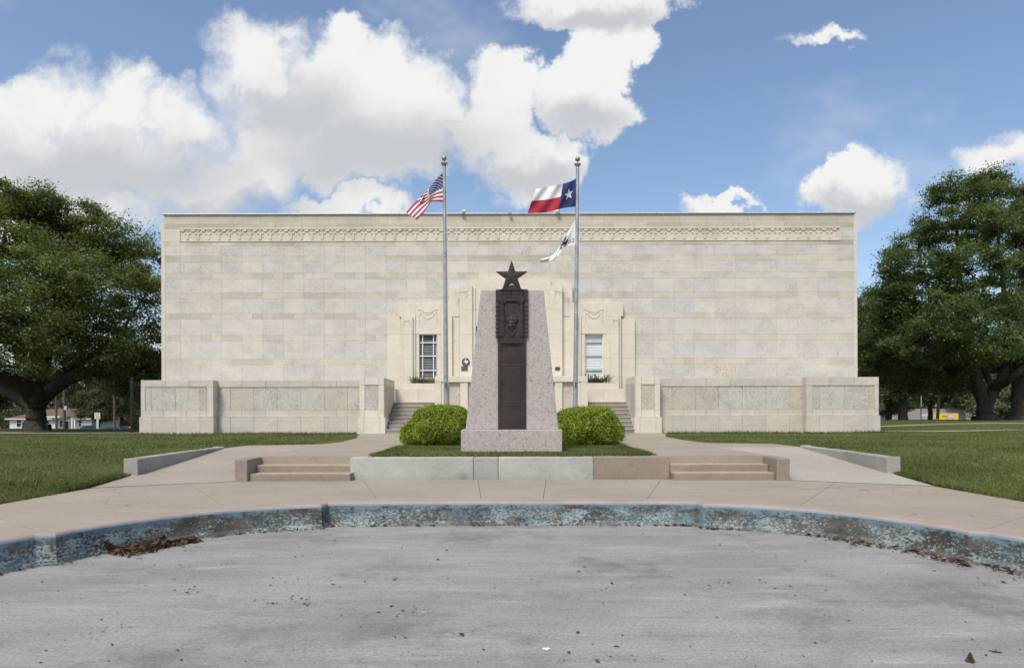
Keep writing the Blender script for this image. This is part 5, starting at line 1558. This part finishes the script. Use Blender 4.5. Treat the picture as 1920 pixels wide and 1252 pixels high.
# ---- lawn: short blades over the turf, denser near the viewer
def lawn():
    r = RNG; n = 520000
    Y = 8.6 * (31.0 / 8.6) ** r.random(n) if False else 1 / (1 / 6.0 - r.random(n) * (1 / 6.0 - 1 / 34.0))
    X = (r.random(n) * 2 - 1) * (Y * 0.86 + 6.0)
    ok = (np.abs(X) > 7.62)
    ok |= (Y > 18.6) & (Y < 28.5) & (np.abs(X) > 5.85 + 0.25 * np.sin(Y)) & ~((np.abs(X) > 5.5) & (Y > 24.5) & (np.abs(X) < 6.9))
    ok &= ~((Y > 28.3) & (np.abs(X) < 17.2))
    ok &= ~((X < -16.9) & (Y > 29.8) & (Y < 31.3))
    ok &= ~((np.abs(X) > 7.3) & (np.abs(X) < 7.64) & (Y > 12.5) & (Y < 16.4))
    ok |= False
    bare = np.sin(X * 0.83 + 1.7 * np.sin(Y * 0.61)) * np.sin(Y * 0.97 + 1.3 * np.sin(X * 0.47)) + 0.35 * np.sin(X * 3.7) * np.sin(Y * 3.1)
    ok &= ~((bare > 0.62) & (r.random(n) < 0.6))
    X, Y = X[ok], Y[ok]
    Z = ground_z(X, Y)
    # the island round the monument
    m = 34000; xi = r.uniform(-2.95, 2.95, m); yi = r.uniform(12.97, 16.65, m)
    ki = ~((np.abs(xi) < 1.12) & (yi > 13.88) & (yi < 15.4)); xi, yi = xi[ki], yi[ki]
    # tufts against the terrace wall and along the platform edge
    q = 9000; xt = np.where(r.random(q) < 0.5, -1, 1) * r.uniform(6.9, 16.6, q); yt = 28.5 - np.abs(r.normal(size=q)) * 0.10
    e = 30000; xe = np.where(r.random(e) < 0.5, -1, 1) * (7.47 + np.abs(r.normal(size=e)) * 0.10 - 0.05 * np.sin(r.random(e) * 50) ** 8); ye = r.uniform(6.5, 12.4, e)
    X = np.concatenate([X, xi, xt, xe]); Y = np.concatenate([Y, yi, yt, ye])
    Z = np.concatenate([Z, np.full(len(xi), TER_Z + 0.03), ground_z(xt, yt), ground_z(xe, ye)])
    k = len(X)
    tall = np.concatenate([np.ones(k - q - e), 1.0 + 2.2 * r.random(q) * (r.random(q) < 0.5), np.ones(e)])
    h = r.uniform(0.025, 0.065, k) * tall * (0.75 + 0.5 * (np.sin(X * 1.7) * np.sin(Y * 2.1) * 0.5 + 0.5)); w = r.uniform(0.004, 0.008, k) * (0.7 + Y / 22)
    th = r.uniform(0, 6.28, k); lean = r.normal(size=(k, 2)) * 0.45
    B = np.stack([X, Y, Z - 0.005], 1); sd_ = np.stack([np.cos(th), np.sin(th), np.zeros(k)], 1) * w[:, None]
    tip = B + np.stack([lean[:, 0] * h, lean[:, 1] * h, h], 1)
    V = np.stack([B - sd_, B + sd_, tip], 1).reshape(-1, 3)
    me = fast_mesh('grass', V, None, np.arange(k * 3).reshape(-1, 3))
    tag(link('grass', me, None, M['blade']), 'short green lawn grass either side of the paving', 'grass', kind='stuff')
lawn()

# ================================================================== LEAVES AND LITTER IN THE BASIN
def flakes(name, label, C, L, seed, flat=True):
    r = np.random.default_rng(seed); n = len(C)
    a = r.normal(size=(n, 3)); a[:, 2] *= 0.15 if flat else 0.6; a = unit(a)
    nn = np.array([0, 0, 1.0]) + r.normal(size=(n, 3)) * (0.25 if flat else 0.7); b_ = unit(np.cross(a, nn)); c = np.cross(b_, a)
    Ls = L * np.exp(r.normal(size=(n, 1)) * 0.55)
    V = np.stack([C - a * Ls / 2, C + b_ * Ls * 0.26 + c * Ls * 0.12, C + a * Ls / 2, C - b_ * Ls * 0.22 + c * Ls * 0.15], 1).reshape(-1, 3)
    me = fast_mesh(name, V, np.arange(n)[:, None] * 4 + np.array([[0, 1, 2, 3]]))
    return tag(link(name, me, None, M['dead']), label, 'leaves', kind='stuff')
def on_floor(x, y): dd = FOC * (EYE - POOL_Z) / (y - 775.0); return PX(x, dd), dd
r = np.random.default_rng(5)
C = []
for k in range(2600):      # the heap in the left bend
    t = r.random() ** 1.25; px = 212 + 158 * t + r.normal() * 5; py = 1032 - 20 * t + r.normal() * (5.0 * math.exp(-((t - 0.3) / 0.3) ** 2) + 1.5)
    X, Y = on_floor(px, max(py, 1009)); C.append((X, Y, POOL_Z + 0.012 + abs(r.normal()) * 0.036 * math.exp(-((t - 0.38) / 0.25) ** 2)))
flakes('leaf_heap', 'heap of brown dead leaves against the basin wall on the left', np.array(C), 0.045, 3, False)
C = []
n_o = len(outl)
for k in range(9000):     # litter caught along the foot of the wall, thickest on the right
    i = int(r.integers(0, n_o)); p = Vector(outl[i]).lerp(Vector(outl[(i + 1) % n_o]), r.random())
    if p[1] < 5.6: continue
    wgt = (0.9 if p[0] > 4.2 else 0.35) if (p[0] > 2.2 and p[1] > 6.0) else (0.16 if p[0] < -2 else 0.14)
    if r.random() > wgt: continue
    wd = 0.06 + abs(r.normal()) * (0.13 if p[0] > 4.0 else 0.035)
    c = Vector((0, 4.0)); dirn = (c - Vector(p)).normalized()
    C.append((p[0] + dirn.x * wd, p[1] + dirn.y * wd, POOL_Z + 0.008 + r.random() * 0.012))
flakes('wall_litter', 'line of dead leaves along the foot of the basin wall', np.array(C), 0.036, 9)
C = []
spots = [(340, 1105), (590, 1095), (350, 1060), (540, 1125), (730, 1085), (1370, 1092), (1330, 1095), (210, 1175), (360, 1025), (520, 1090), (560, 1130), (1150, 1100), (780, 1148), (1860, 1090)]
for sx_, sy_ in spots:
    for k in range(int(r.integers(6, 34))):
        X, Y = on_floor(sx_ + r.normal() * 30, sy_ + r.normal() * 5); C.append((X, Y, POOL_Z + 0.006))
for k in range(420):
    X, Y = on_floor(r.uniform(0, 1920), 1000 + 250 * r.random() ** 1.3)
    if abs(X) < 4.6 and Y < 8.8: C.append((X, Y, POOL_Z + 0.005))
flakes('leaf_litter', 'scattered dry leaf crumbs on the basin floor', np.array(C), 0.016, 4)
X, Y = on_floor(1818, 1243); mb = MB()
for k in range(46):
    a = k * 2.4; q = 0.028 * (1 - k / 50); z = POOL_Z + 0.004 + k * 0.0012
    c, s = math.cos(a), math.sin(a)
    mb.add([(X + c * q * 0.3, Y + s * q * 0.3, z), (X + c * q - s * 0.008, Y + s * q + c * 0.008, z + 0.002), (X + c * q * 1.15, Y + s * q * 1.15, z + 0.009), (X + c * q + s * 0.008, Y + s * q - c * 0.008, z + 0.002)], [(0, 1, 2, 3)])
mb.tube([(X, Y, POOL_Z), (X, Y, POOL_Z + 0.062)], [0.016, 0.004], 8)
tag(mb.build('seed_cone', M['dead']), 'small dark brown cone on the basin floor, bottom right', 'cone')
X, Y = on_floor(1865, 1225); mb = MB(); mb.tube([(X - 0.035, Y + 0.01, POOL_Z + 0.012), (X, Y, POOL_Z + 0.008), (X + 0.04, Y - 0.012, POOL_Z + 0.006)], [0.003, 0.006, 0.003], 6)
mb.tube([(X, Y, POOL_Z + 0.008), (X + 0.012, Y + 0.01, POOL_Z + 0.02)], [0.004, 0.002], 5)
tag(mb.build('twig', M['dead']), 'short dark twig beside the cone, bottom right', 'twig')
X, Y = on_floor(1023, 1217); mb = MB(); lf = [(-0.03, 0), (-0.012, 0.014), (0.004, 0.008), (0.012, 0.02), (0.018, 0.006), (0.034, 0.002), (0.016, -0.008), (0.006, -0.018), (-0.006, -0.008), (-0.018, -0.012)]
mb.add([(X + a, Y + b_ * 1.6, POOL_Z + 0.006 + 0.25 * abs(a) * abs(a) * 8) for a, b_ in lf], [tuple(range(10))]); mb.add([(X + a, Y + b_ * 1.6, POOL_Z + 0.003) for a, b_ in lf], [tuple(range(9, -1, -1))])
tag(mb.build('pale_leaf', M['cloth']), 'single pale dry leaf on the basin floor, bottom centre', 'leaf')
X, Y = on_floor(272, 1013); mb = MB(); mb.add([(X - 0.06, Y, POOL_Z + 0.085), (X - 0.01, Y - 0.02, POOL_Z + 0.10), (X + 0.05, Y, POOL_Z + 0.105), (X + 0.06, Y + 0.03, POOL_Z + 0.12), (X - 0.02, Y + 0.03, POOL_Z + 0.115)], [(0, 1, 2, 3, 4)]); mb.add([(X - 0.06, Y, POOL_Z + 0.08), (X + 0.05, Y, POOL_Z + 0.10), (X - 0.02, Y + 0.03, POOL_Z + 0.11)], [(0, 2, 1)])
tag(mb.build('wrapper', plain('red wrapper', (0.45, 0.10, 0.10), 0.4)), 'crumpled red wrapper on the leaf heap', 'wrapper')

# ================================================================== BEYOND THE LAWN
def gpt(x, d): X = PX(x, d); return X, d, ground_height(X, d)
# ---- black iron fence running back from the left end of the terrace wall
fx = PX(256, 31.0)
fe = thing('iron_fence', 'black iron fence beside the left end of the terrace wall', 'fence', (fx, 31.0, 0.4))
for k in range(7):
    y = 30.6 + k * 0.95; mb = MB(); mb.box(fx - 0.05 + k * 0.0, fx + 0.05, y - 0.05, y + 0.05, 0.3, 2.95 - 0.0 * k); mb.ball((fx, y, 3.0), 0.07, 8, 6); mb.build('post', M['black'], fe)
for z in (0.75, 2.75):
    mb = MB(); mb.box(fx - 0.02, fx + 0.02, 30.6, 36.3, z - 0.03, z + 0.03); mb.build('rail', M['black'], fe)
mb = MB()
for k in range(44):
    y = 30.66 + k * 0.13; mb.tube([(fx, y, 0.45), (fx, y, 2.9)], 0.014, 5)
mb.build('bars', M['black'], fe, kind='stuff')

# ---- far buildings
def house(label, name, x0, x1, d, depth, zb, eave, ridge, wall, roofm, wins, doors=(), hip=1.5):
    X0, X1 = PX(x0, d), PX(x1, d)
    t = thing(name, label, 'house', ((X0 + X1) / 2, d, zb))
    mb = MB(); mb.box(X0, X1, d, d + depth, zb - 0.5, eave); mb.build('wall', M[wall], t)
    e = 0.5
    if ridge > eave:
        r_ = MB(); a = [(X0 - e, d - e, eave), (X1 + e, d - e, eave), (X1 + e, d + depth + e, eave), (X0 - e, d + depth + e, eave)]
        rr = [(X0 + hip, d + depth / 2, ridge), (X1 - hip, d + depth / 2, ridge)]
        r_.add(a + rr, [(0, 1, 5, 4), (1, 2, 5), (2, 3, 4, 5), (3, 0, 4), (3, 2, 1, 0)]); ro = r_.build('roof', M[roofm], t)
        mb = MB(); mb.box(X0 - e, X1 + e, d - e - 0.03, d - e, eave - 0.16, eave + 0.02); mb.build('fascia', M['white'], ro)
    for (xa, xb, za, zb_) in wins:
        a, b_ = PX(xa, d), PX(xb, d)
        mb = MB(); mb.box(a - 0.1, b_ + 0.1, d - 0.05, d + 0.02, za - 0.1, zb_ + 0.1); w = mb.build('window', M['white'], t)
        mb = MB(); mb.box(a, b_, d - 0.07, d - 0.055, za, zb_); mb.build('pane', M['glass'], w)
        mb = MB(); mb.box(a, b_, d - 0.085, d - 0.072, (za + zb_) / 2 - 0.03, (za + zb_) / 2 + 0.03); mb.build('sash_bar', M['white'], w)
    for (xa, xb, za, zb_) in doors:
        mb = MB(); mb.box(PX(xa, d), PX(xb, d), d - 0.06, d + 0.02, za, zb_); mb.build('door', M['dark'], t)
    return t
d = 114.0; zb = ground_height(PX(80, d), d)
h = house('white bungalow with brown roof behind the oak trunk', 'white_house', 18, 172, d, 9.0, zb, PZ(782.5, d), PZ(764, d), 'wall_white', 'roof_brown',
          [(32, 39.5, PZ(797.5, d), PZ(783.5, d)), (87, 92.5, PZ(797.5, d), PZ(787, d)), (113, 117, PZ(797.5, d), PZ(787, d)), (148, 153, PZ(797, d), PZ(787, d))], [(123, 129, zb, PZ(785, d)), (134, 138, zb, PZ(785, d))], 4.0)
mb = MB(); mb.box(PX(100, d), PX(131, d), d - 2.6, d - 0.6, PZ(780.5, d), PZ(778, d)); 
for x in (141, 146): mb.box(PX(x, d) - 0.12, PX(x, d) + 0.12, d - 0.9, d - 0.65, zb - 0.3, PZ(783, d))
mb.build('porch', M['white'], h)
d = 128.0; zb = ground_height(PX(1720, d), d)
house('low tan commercial building behind the delivery truck', 'tan_building', 1662, 1816, d, 10.0, zb, PZ(768, d), PZ(768, d), 'wall_tan', 'roof_brown', [(1676, 1683, PZ(786, d), PZ(783.5, d))])
d = 116.0; zb = ground_height(PX(1850, d), d)
fn = thing('board_fence', 'weathered grey board fence behind the forked trunk', 'fence', (PX(1850, d), d, zb))
mb = MB(); x = PX(1811, d)
while x < PX(1925, d):
    hh = 0.0 + random.uniform(-0.04, 0.04); mb.box(x, x + 0.135, d + random.uniform(0, 0.015), d + 0.03, zb - 0.2, PZ(776, d) + hh); x += 0.15
mb.build('boards', M['wood_grey'], fn, kind='stuff')
for z in (PZ(781, d), PZ(789, d)):
    mb = MB(); mb.box(PX(1811, d), PX(1925, d), d - 0.06, d - 0.002, z - 0.06, z + 0.06); mb.build('rail', M['wood_grey'], fn)

# ---- vehicles
def car(name, label, col, x, d, length, height, kind='sedan', flip=False, rz=0.0):
    X, Y, Z = gpt(x, d)
    Z += 0.06
    t = thing(name, label, 'pickup' if kind == 'pickup' else 'car', (X, Y, Z), 'cars parked along the far street', rz + (math.pi if flip else 0))
    pm = paint_mat(name + ' paint', col); L = length; Hh = height; w = 0.9
    bel = Hh * 0.60; sill = 0.28
    if kind == 'pickup':
        prof = [(-L / 2, sill + 0.1), (-L / 2, bel * 0.86), (-L / 2 + 0.25, bel * 0.96), (-L * 0.16, bel), (L / 2, bel), (L / 2, sill + 0.1)]
        cab = [(-L * 0.17, bel), (-L * 0.05, Hh), (L * 0.13, Hh), (L * 0.16, bel)]
    else:
        prof = [(-L / 2, sill + 0.05), (-L / 2 - 0.02, bel * 0.72), (-L / 2 + 0.2, bel * 0.86), (-L * 0.2, bel), (L * 0.36, bel), (L / 2, bel * 0.92), (L / 2 + 0.02, sill + 0.1)]
        cab = [(-L * 0.22, bel - 0.01), (-L * 0.07, Hh - 0.04), (L * 0.05, Hh), (L * 0.18, Hh - 0.03), (L * 0.36, bel - 0.01)]
    mb = MB(); mb.prism(prof, -w, w); mb.build('body', pm, t, True, bevel=0.07)
    mb = MB(); n = len(cab)
    V = [(a, -w + 0.06 if b_ <= bel else -w + 0.22, b_) for a, b_ in cab] + [(a, w - 0.06 if b_ <= bel else w - 0.22, b_) for a, b_ in cab]
    mb.add(V, [tuple(range(n)), tuple(range(2 * n - 1, n - 1, -1))] + [(i, i + n, (i + 1) % n + n, (i + 1) % n) for i in range(n)]); mb.build('windows', M['glass'], t, True, bevel=0.03)
    mb = MB(); xs2 = [p[0] for p in cab if p[1] > bel]; mb.box(min(xs2) - 0.03, max(xs2) + 0.03, -w + 0.2, w - 0.2, Hh - 0.03, Hh + 0.03)
    mb.build('roof', pm, t, True, bevel=0.02)
    for s in (-1, 1):
        mb = MB(); mb.box(-0.02 + L * 0.045, 0.05 + L * 0.045, s * (w - 0.14) - 0.05, s * (w - 0.14) + 0.05, bel, Hh); mb.build('pillar', pm, t, True)
        for xx_ in (-L * 0.31, L * 0.30):
            mb = MB(); mb.disc((xx_, 0.33), 0.33, s * (w - 0.02) - 0.11, s * (w - 0.02) + 0.06, 18); wl = mb.build('wheel', M['rubber'], t, True)
            mb = MB(); mb.disc((xx_, 0.33), 0.19, s * (w - 0.02) - 0.115, s * (w - 0.02) + 0.068, 14); mb.build('rim', M['chrome'], wl, True)
        mb = MB(); mb.box(-L / 2 - 0.03, -L / 2 + 0.1, s * 0.62 - 0.16, s * 0.62 + 0.16, bel * 0.70, bel * 0.82); mb.build('headlight', M['white'], t, True)
        mb = MB(); mb.box(L / 2 - 0.1, L / 2 + 0.035, s * 0.68 - 0.12, s * 0.68 + 0.12, bel * 0.72, bel * 0.88); mb.build('tail_light', M['red_lamp'], t, True)
    return t
car('pickup_truck', 'blue-grey pickup parked in front of the white house', (0.10, 0.13, 0.17), 164, 100, 5.4, 1.85, 'pickup')
car('parked_car', 'silver sedan parked behind the speed limit sign', (0.55, 0.55, 0.54), 194, 98, 4.7, 1.5)
car('parked_car', 'bright blue car far off right of the utility pole', (0.03, 0.16, 0.45), 224, 104, 4.0, 1.4, flip=True)
car('parked_car', 'dark red car far off beside the black iron fence', (0.16, 0.02, 0.03), 243, 110, 4.6, 1.5, flip=True)
car('parked_car', 'white car half hidden by the thick right hand trunk', (0.7, 0.7, 0.7), 1899, 104, 4.4, 1.75, rz=math.pi / 2)

# delivery truck: white cab to the left, yellow box
d = 106.0; X, Y, Z = gpt(1760, d); Z = PZ(776.5, d) - 3.05
K = d / FOC
tr = thing('delivery_truck', 'delivery truck with white cab and yellow box body on the far street', 'truck', (X, Y, Z))
ink_r = plain('red lettering', (0.55, 0.03, 0.04), 0.5)
xa, xb = PX(1752, d - 1.1) - X, PX(1797, d - 1.1) - X
yel = plain('yellow truck box', (0.80, 0.60, 0.03), 0.4, var=0.04)
mb = MB(); mb.box(xa, xb, -1.1, 1.1, 0.75, 2.98); bx_ = mb.build('box_body', yel, tr, True, bevel=0.04)
mb = MB(); mb.box(xa - 0.02, xb + 0.02, -1.12, 1.12, 2.985, 3.06); mb.build('roof_rail', M['white'], bx_, True)
cx, cz = PX(1782, d - 1.1) - X, PZ(783.7, d) - Z
for rx, rz, y, m in ((0.70, 0.40, -1.115, ink_r), (0.62, 0.34, -1.125, M['white'])):
    mb = MB(); mb.add([(cx + rx * math.cos(a), y, cz + rz * math.sin(a) + 0.06 * math.cos(a)) for a in np.linspace(0, 6.283, 28)[:-1]], [tuple(range(27))]); mb.build('badge', m, bx_, True)
vs2, fs2 = text_mesh("Lay's", 0.15); wid = max(v_[0] for v_ in vs2)
mb = MB(); mb.add([(cx - 0.52 + x * 1.04 / wid, -1.135, cz - 0.16 + y * 0.5) for x, y in vs2], fs2); mb.build('badge_lettering', ink_r, bx_, True)
mb = MB()
for k in range(7):
    x = PX(1758, d) - X + k * 0.16; z = PZ(782, d) - Z
    mb.tube([(x, -1.12, z - 0.1), (x + 0.07, -1.12, z + 0.14), (x + 0.12, -1.12, z - 0.08), (x + 0.17, -1.12, z + 0.05)], 0.028, 5)
mb.build('side_script', ink_r, bx_, True)
cab = [(xa - 0.02, 0.55), (xa - 0.02, 2.95), (xa - 0.55, 2.95), (xa - 0.95, 2.65), (xa - 1.25, 2.05), (xa - 1.75, 1.75), (xa - 2.45, 1.45), (xa - 2.6, 1.1), (xa - 2.6, 0.55)]
mb = MB(); mb.prism(cab, -0.98, 0.98); mb.build('cab', paint_mat('truck white', (0.75, 0.76, 0.78)), tr, True, bevel=0.08)
mb = MB(); mb.prism([(xa - 0.35, 1.55), (xa - 0.35, 2.05), (xa - 1.15, 2.05), (xa - 1.65, 1.65), (xa - 1.6, 1.55)], -1.0, 1.0); mb.build('cab_window', M['glass'], tr, True)
for xx_ in (xa - 1.8, xb - 1.2):
    for s in (-1, 1):
        mb = MB(); mb.disc((xx_, 0.42), 0.42, s * 0.95 - 0.15, s * 0.95 + 0.12, 18); wl = mb.build('wheel', M['rubber'], tr, True)
        mb = MB(); mb.disc((xx_, 0.42), 0.24, s * 0.95 - 0.155, s * 0.95 + 0.125, 14); mb.build('rim', M['chrome'], wl, True)

# ---- poles, wires and signs
def pole(label, x0, y0, x1, y1, d, r0=0.17):
    X0, _, z0 = gpt(x0, d); t = thing('utility_pole', label, 'pole', (X0, d, z0), 'wooden utility poles')
    mb = MB(); mb.tube([(X0, d, z0 - 0.3), (PX(x1, d), d, PZ(y1, d))], [r0, r0 * 0.75], 12); mb.build('shaft', M['wood'], t)
    return t
pole('slim wooden pole in front of the white house, right of the oak', 106, 800, 104, 640, 104, 0.16)
p = pole('utility pole with grey transformer right of the oak', 121, 800, 120, 630, 108, 0.22)
X = PX(125.5, 107.4); mb = MB(); mb.tube([(X, 107.2, PZ(766.5, 107)), (X, 107.2, PZ(759, 107))], 0.27, 14); mb.build('transformer', M['metal_edge'], p)
pole('wooden utility pole beside the parked sedan', 215, 802, 214, 640, 92, 0.17)
p = pole('leaning utility pole in front of the yellow truck', 1757, 792, 1772, 560, 52, 0.12)
X = PX(1770, 52); mb = MB(); mb.box(X - 1.1, X + 1.1, 51.80, 51.90, PZ(588, 52), PZ(584, 52)); mb.build('crossarm', M['wood'], p)
mb = MB(); mb.tube([(PX(1753, 51.7), 51.7, PZ(723, 52)), (PX(1753, 51.7), 51.7, PZ(714, 52))], 0.13, 12); mb.build('transformer', M['metal_edge'], p)
mb = MB(); mb.box(PX(1753, 51.7), PX(1760.5, 51.7), 51.78, 51.82, PZ(791.5, 52), PZ(786.5, 52)); mb.build('notice', M['white'], p)
for k, (ya, yb, yc) in enumerate(((723, 715, 702), (732, 722, 709), (736, 727, 715), (742, 733, 722))):
    P0, P1, P2 = at(1610, ya, 52.6), at(1762, yb, 51.7), at(1990, yc - 18, 50.4)
    mb = MB(); pts = []
    for a, b_ in ((P0, P1), (P1, P2)):
        for t in np.linspace(0, 1, 14):
            pts.append((a[0] + (b_[0] - a[0]) * t, a[1] + (b_[1] - a[1]) * t, a[2] + (b_[2] - a[2]) * t - 0.10 * 4 * t * (1 - t)))
    mb.tube(pts, 0.014, 5)
    tag(mb.build('power_line', M['metal_edge']), f'{["topmost", "second", "third", "lowest"][k]} power line sagging across the trees on the right', 'wire', 'power lines on the right')
# speed limit sign
d = 78.0; X = PX(182.5, d); z0 = ground_height(X, d); zc = PZ(777.5, d)
s_ = thing('speed_sign', 'white speed limit 30 sign on pale post, left background', 'sign', (X, d, z0))
mb = MB(); mb.box(-0.13, 0.13, 0.02, 0.10, -0.2, zc - z0 - 0.35); mb.build('post', M['metal_edge'], s_, True)
mb = MB(); mb.box(-0.34, 0.34, 0, 0.015, zc - z0 - 0.38, zc - z0 + 0.38); pl_ = mb.build('sign_plate', M['white'], s_, True, bevel=0.005)
for txt, h_, zz_ in (('SPEED', 0.15, 0.19), ('LIMIT', 0.15, 0.02), ('30', 0.40, -0.33)):
    v2, f2 = text_mesh(txt); wd = max(v_[0] for v_ in v2); sc_ = h_ / 0.7; sx2 = min(sc_, 0.58 / wd)
    mb = MB(); mb.add([(-wd * sx2 / 2 + x * sx2, -0.004, zc - z0 + zz_ + y * sc_) for x, y in v2], f2); mb.build('lettering', M['ink'], pl_, True)
# street name sign
d = 96.0; X = PX(128.5, d); z0 = ground_height(X, d)
s_ = thing('street_sign', 'small green street name sign beside the transformer pole', 'sign', (X, d, z0))
zt = PZ(786, d) - z0
mb = MB(); mb.tube([(0, 0.03, -0.2), (0, 0.03, zt + 0.25)], 0.05, 8); mb.build('post', M['steel'], s_, True)
mb = MB(); mb.box(-0.40, 0.40, -0.01, 0.012, zt, zt + 0.24); mb.build('sign_plate', M['sign_green'], s_, True)
mb = MB(); mb.box(-0.012, 0.012, -0.30, 0.30, zt + 0.26, zt + 0.50); mb.build('sign_plate', M['sign_green'], s_, True)
mb = MB(); mb.box(-0.40, 0.40, -0.014, -0.011, zt - 0.07, zt - 0.01); mb.build('white_strip', M['white'], s_, True)
# sign on the right lawn, turned away
d = 36.5; X = PX(1727.5, d); z0 = ground_height(X, d)
s_ = thing('lawn_sign', 'narrow grey sign on a thin post on the right lawn', 'sign', (X, d, z0), rz=0.9)
zt = PZ(764, d) - z0
mb = MB(); mb.tube([(0, 0.02, -0.1), (0, 0.02, zt + 0.3)], 0.028, 8); mb.build('post', M['plate'], s_, True)
mb = MB(); mb.box(-0.18, 0.18, -0.008, 0.004, zt, zt + 0.60); mb.build('sign_plate', M['metal_edge'], s_, True, bevel=0.004)

# ---- the person standing beyond the right end of the terrace wall
def person(X, Y, z0, H, rz):
    t = thing('person', 'person in grey top and jeans standing beyond the right terrace wall', 'person', (X, Y, z0), rz=rz)
    k = H / 1.75
    J = {'pel': (0, 0, .95), 'wai': (0, 0, 1.10), 'che': (0, .0, 1.30), 'sho': (0, 0, 1.44), 'nek': (0, 0, 1.52), 'hd0': (0, -.01, 1.58), 'hd1': (0, -.015, 1.66), 'hd2': (0, -.005, 1.75),
         'sl': (-.18, 0, 1.42), 'el': (-.25, .02, 1.15), 'wl': (-.22, -.10, .92), 'hl': (-.21, -.14, .83), 'sr': (.18, 0, 1.42), 'er': (.25, .02, 1.15), 'wr': (.22, -.10, .92), 'hr': (.21, -.14, .83),
         'pl': (-.10, 0, .90), 'kl': (-.11, -.02, .50), 'al': (-.12, .03, .09), 'fl': (-.13, -.12, .035), 'pr': (.10, 0, .90), 'kr': (.11, -.02, .50), 'ar': (.12, .03, .09), 'fr': (.13, -.12, .035)}
    Rr = dict(pel=.15, wai=.135, che=.16, sho=.10, nek=.058, hd0=.075, hd1=.098, hd2=.06, sl=.075, el=.047, wl=.034, hl=.036, sr=.075, er=.047, wr=.034, hr=.036, pl=.105, kl=.062, al=.045, fl=.04, pr=.105, kr=.062, ar=.045, fr=.04)
    E = [('pel', 'wai'), ('wai', 'che'), ('che', 'sho'), ('sho', 'nek'), ('nek', 'hd0'), ('hd0', 'hd1'), ('hd1', 'hd2'), ('sho', 'sl'), ('sl', 'el'), ('el', 'wl'), ('wl', 'hl'), ('sho', 'sr'), ('sr', 'er'), ('er', 'wr'), ('wr', 'hr'),
         ('pel', 'pl'), ('pl', 'kl'), ('kl', 'al'), ('al', 'fl'), ('pel', 'pr'), ('pr', 'kr'), ('kr', 'ar'), ('ar', 'fr')]
    names = list(J); me = bpy.data.meshes.new('body')
    me.from_pydata([tuple(c * k for c in J[n]) for n in names], [(names.index(a), names.index(b_)) for a, b_ in E], [])
    o = bpy.data.objects.new('body_cage', me); COL.objects.link(o)
    sk_ = o.modifiers.new('skin', 'SKIN'); sk_.use_smooth_shade = True
    o.modifiers.new('sub', 'SUBSURF').levels = 2
    for i, n in enumerate(names):
        v_ = me.skin_vertices[0].data[i]; v_.radius = (Rr[n] * k, Rr[n] * k * (0.72 if n in ('pel', 'wai', 'che') else 1)); v_.use_root = n == 'pel'
    dg = bpy.context.evaluated_depsgraph_get(); m2 = bpy.data.meshes.new_from_object(o.evaluated_get(dg))
    bpy.data.objects.remove(o)
    for m in (plain('skin', (0.42, 0.24, 0.18), 0.6), plain('grey top', (0.30, 0.32, 0.32), 0.9), plain('jeans', (0.05, 0.07, 0.12), 0.9), M['plate']): m2.materials.append(m)
    for p in m2.polygons:
        z = p.center.z / k; ax = abs(p.center.x) / k
        p.material_index = 0 if z > 1.49 or (ax > 0.16 and z < 1.0 and z > 0.7 and p.center.y < -0.03) else (1 if z > 0.93 else (2 if z > 0.1 else 3)); p.use_smooth = True
    link('body', m2, t)
    mb = MB(); mb.ball((0, 0.022 * k, 1.675 * k), (0.094 * k, 0.102 * k, 0.098 * k), 14, 10); mb.build('hair', plain('reddish brown hair', (0.09, 0.03, 0.02), 0.8), t, True)
d = 49.0; X = PX(1653.5, d); zg = ground_height(X, d)
person(X, d, zg, max(1.55, min(1.85, PZ(760.5, d) - zg)), 0.2)
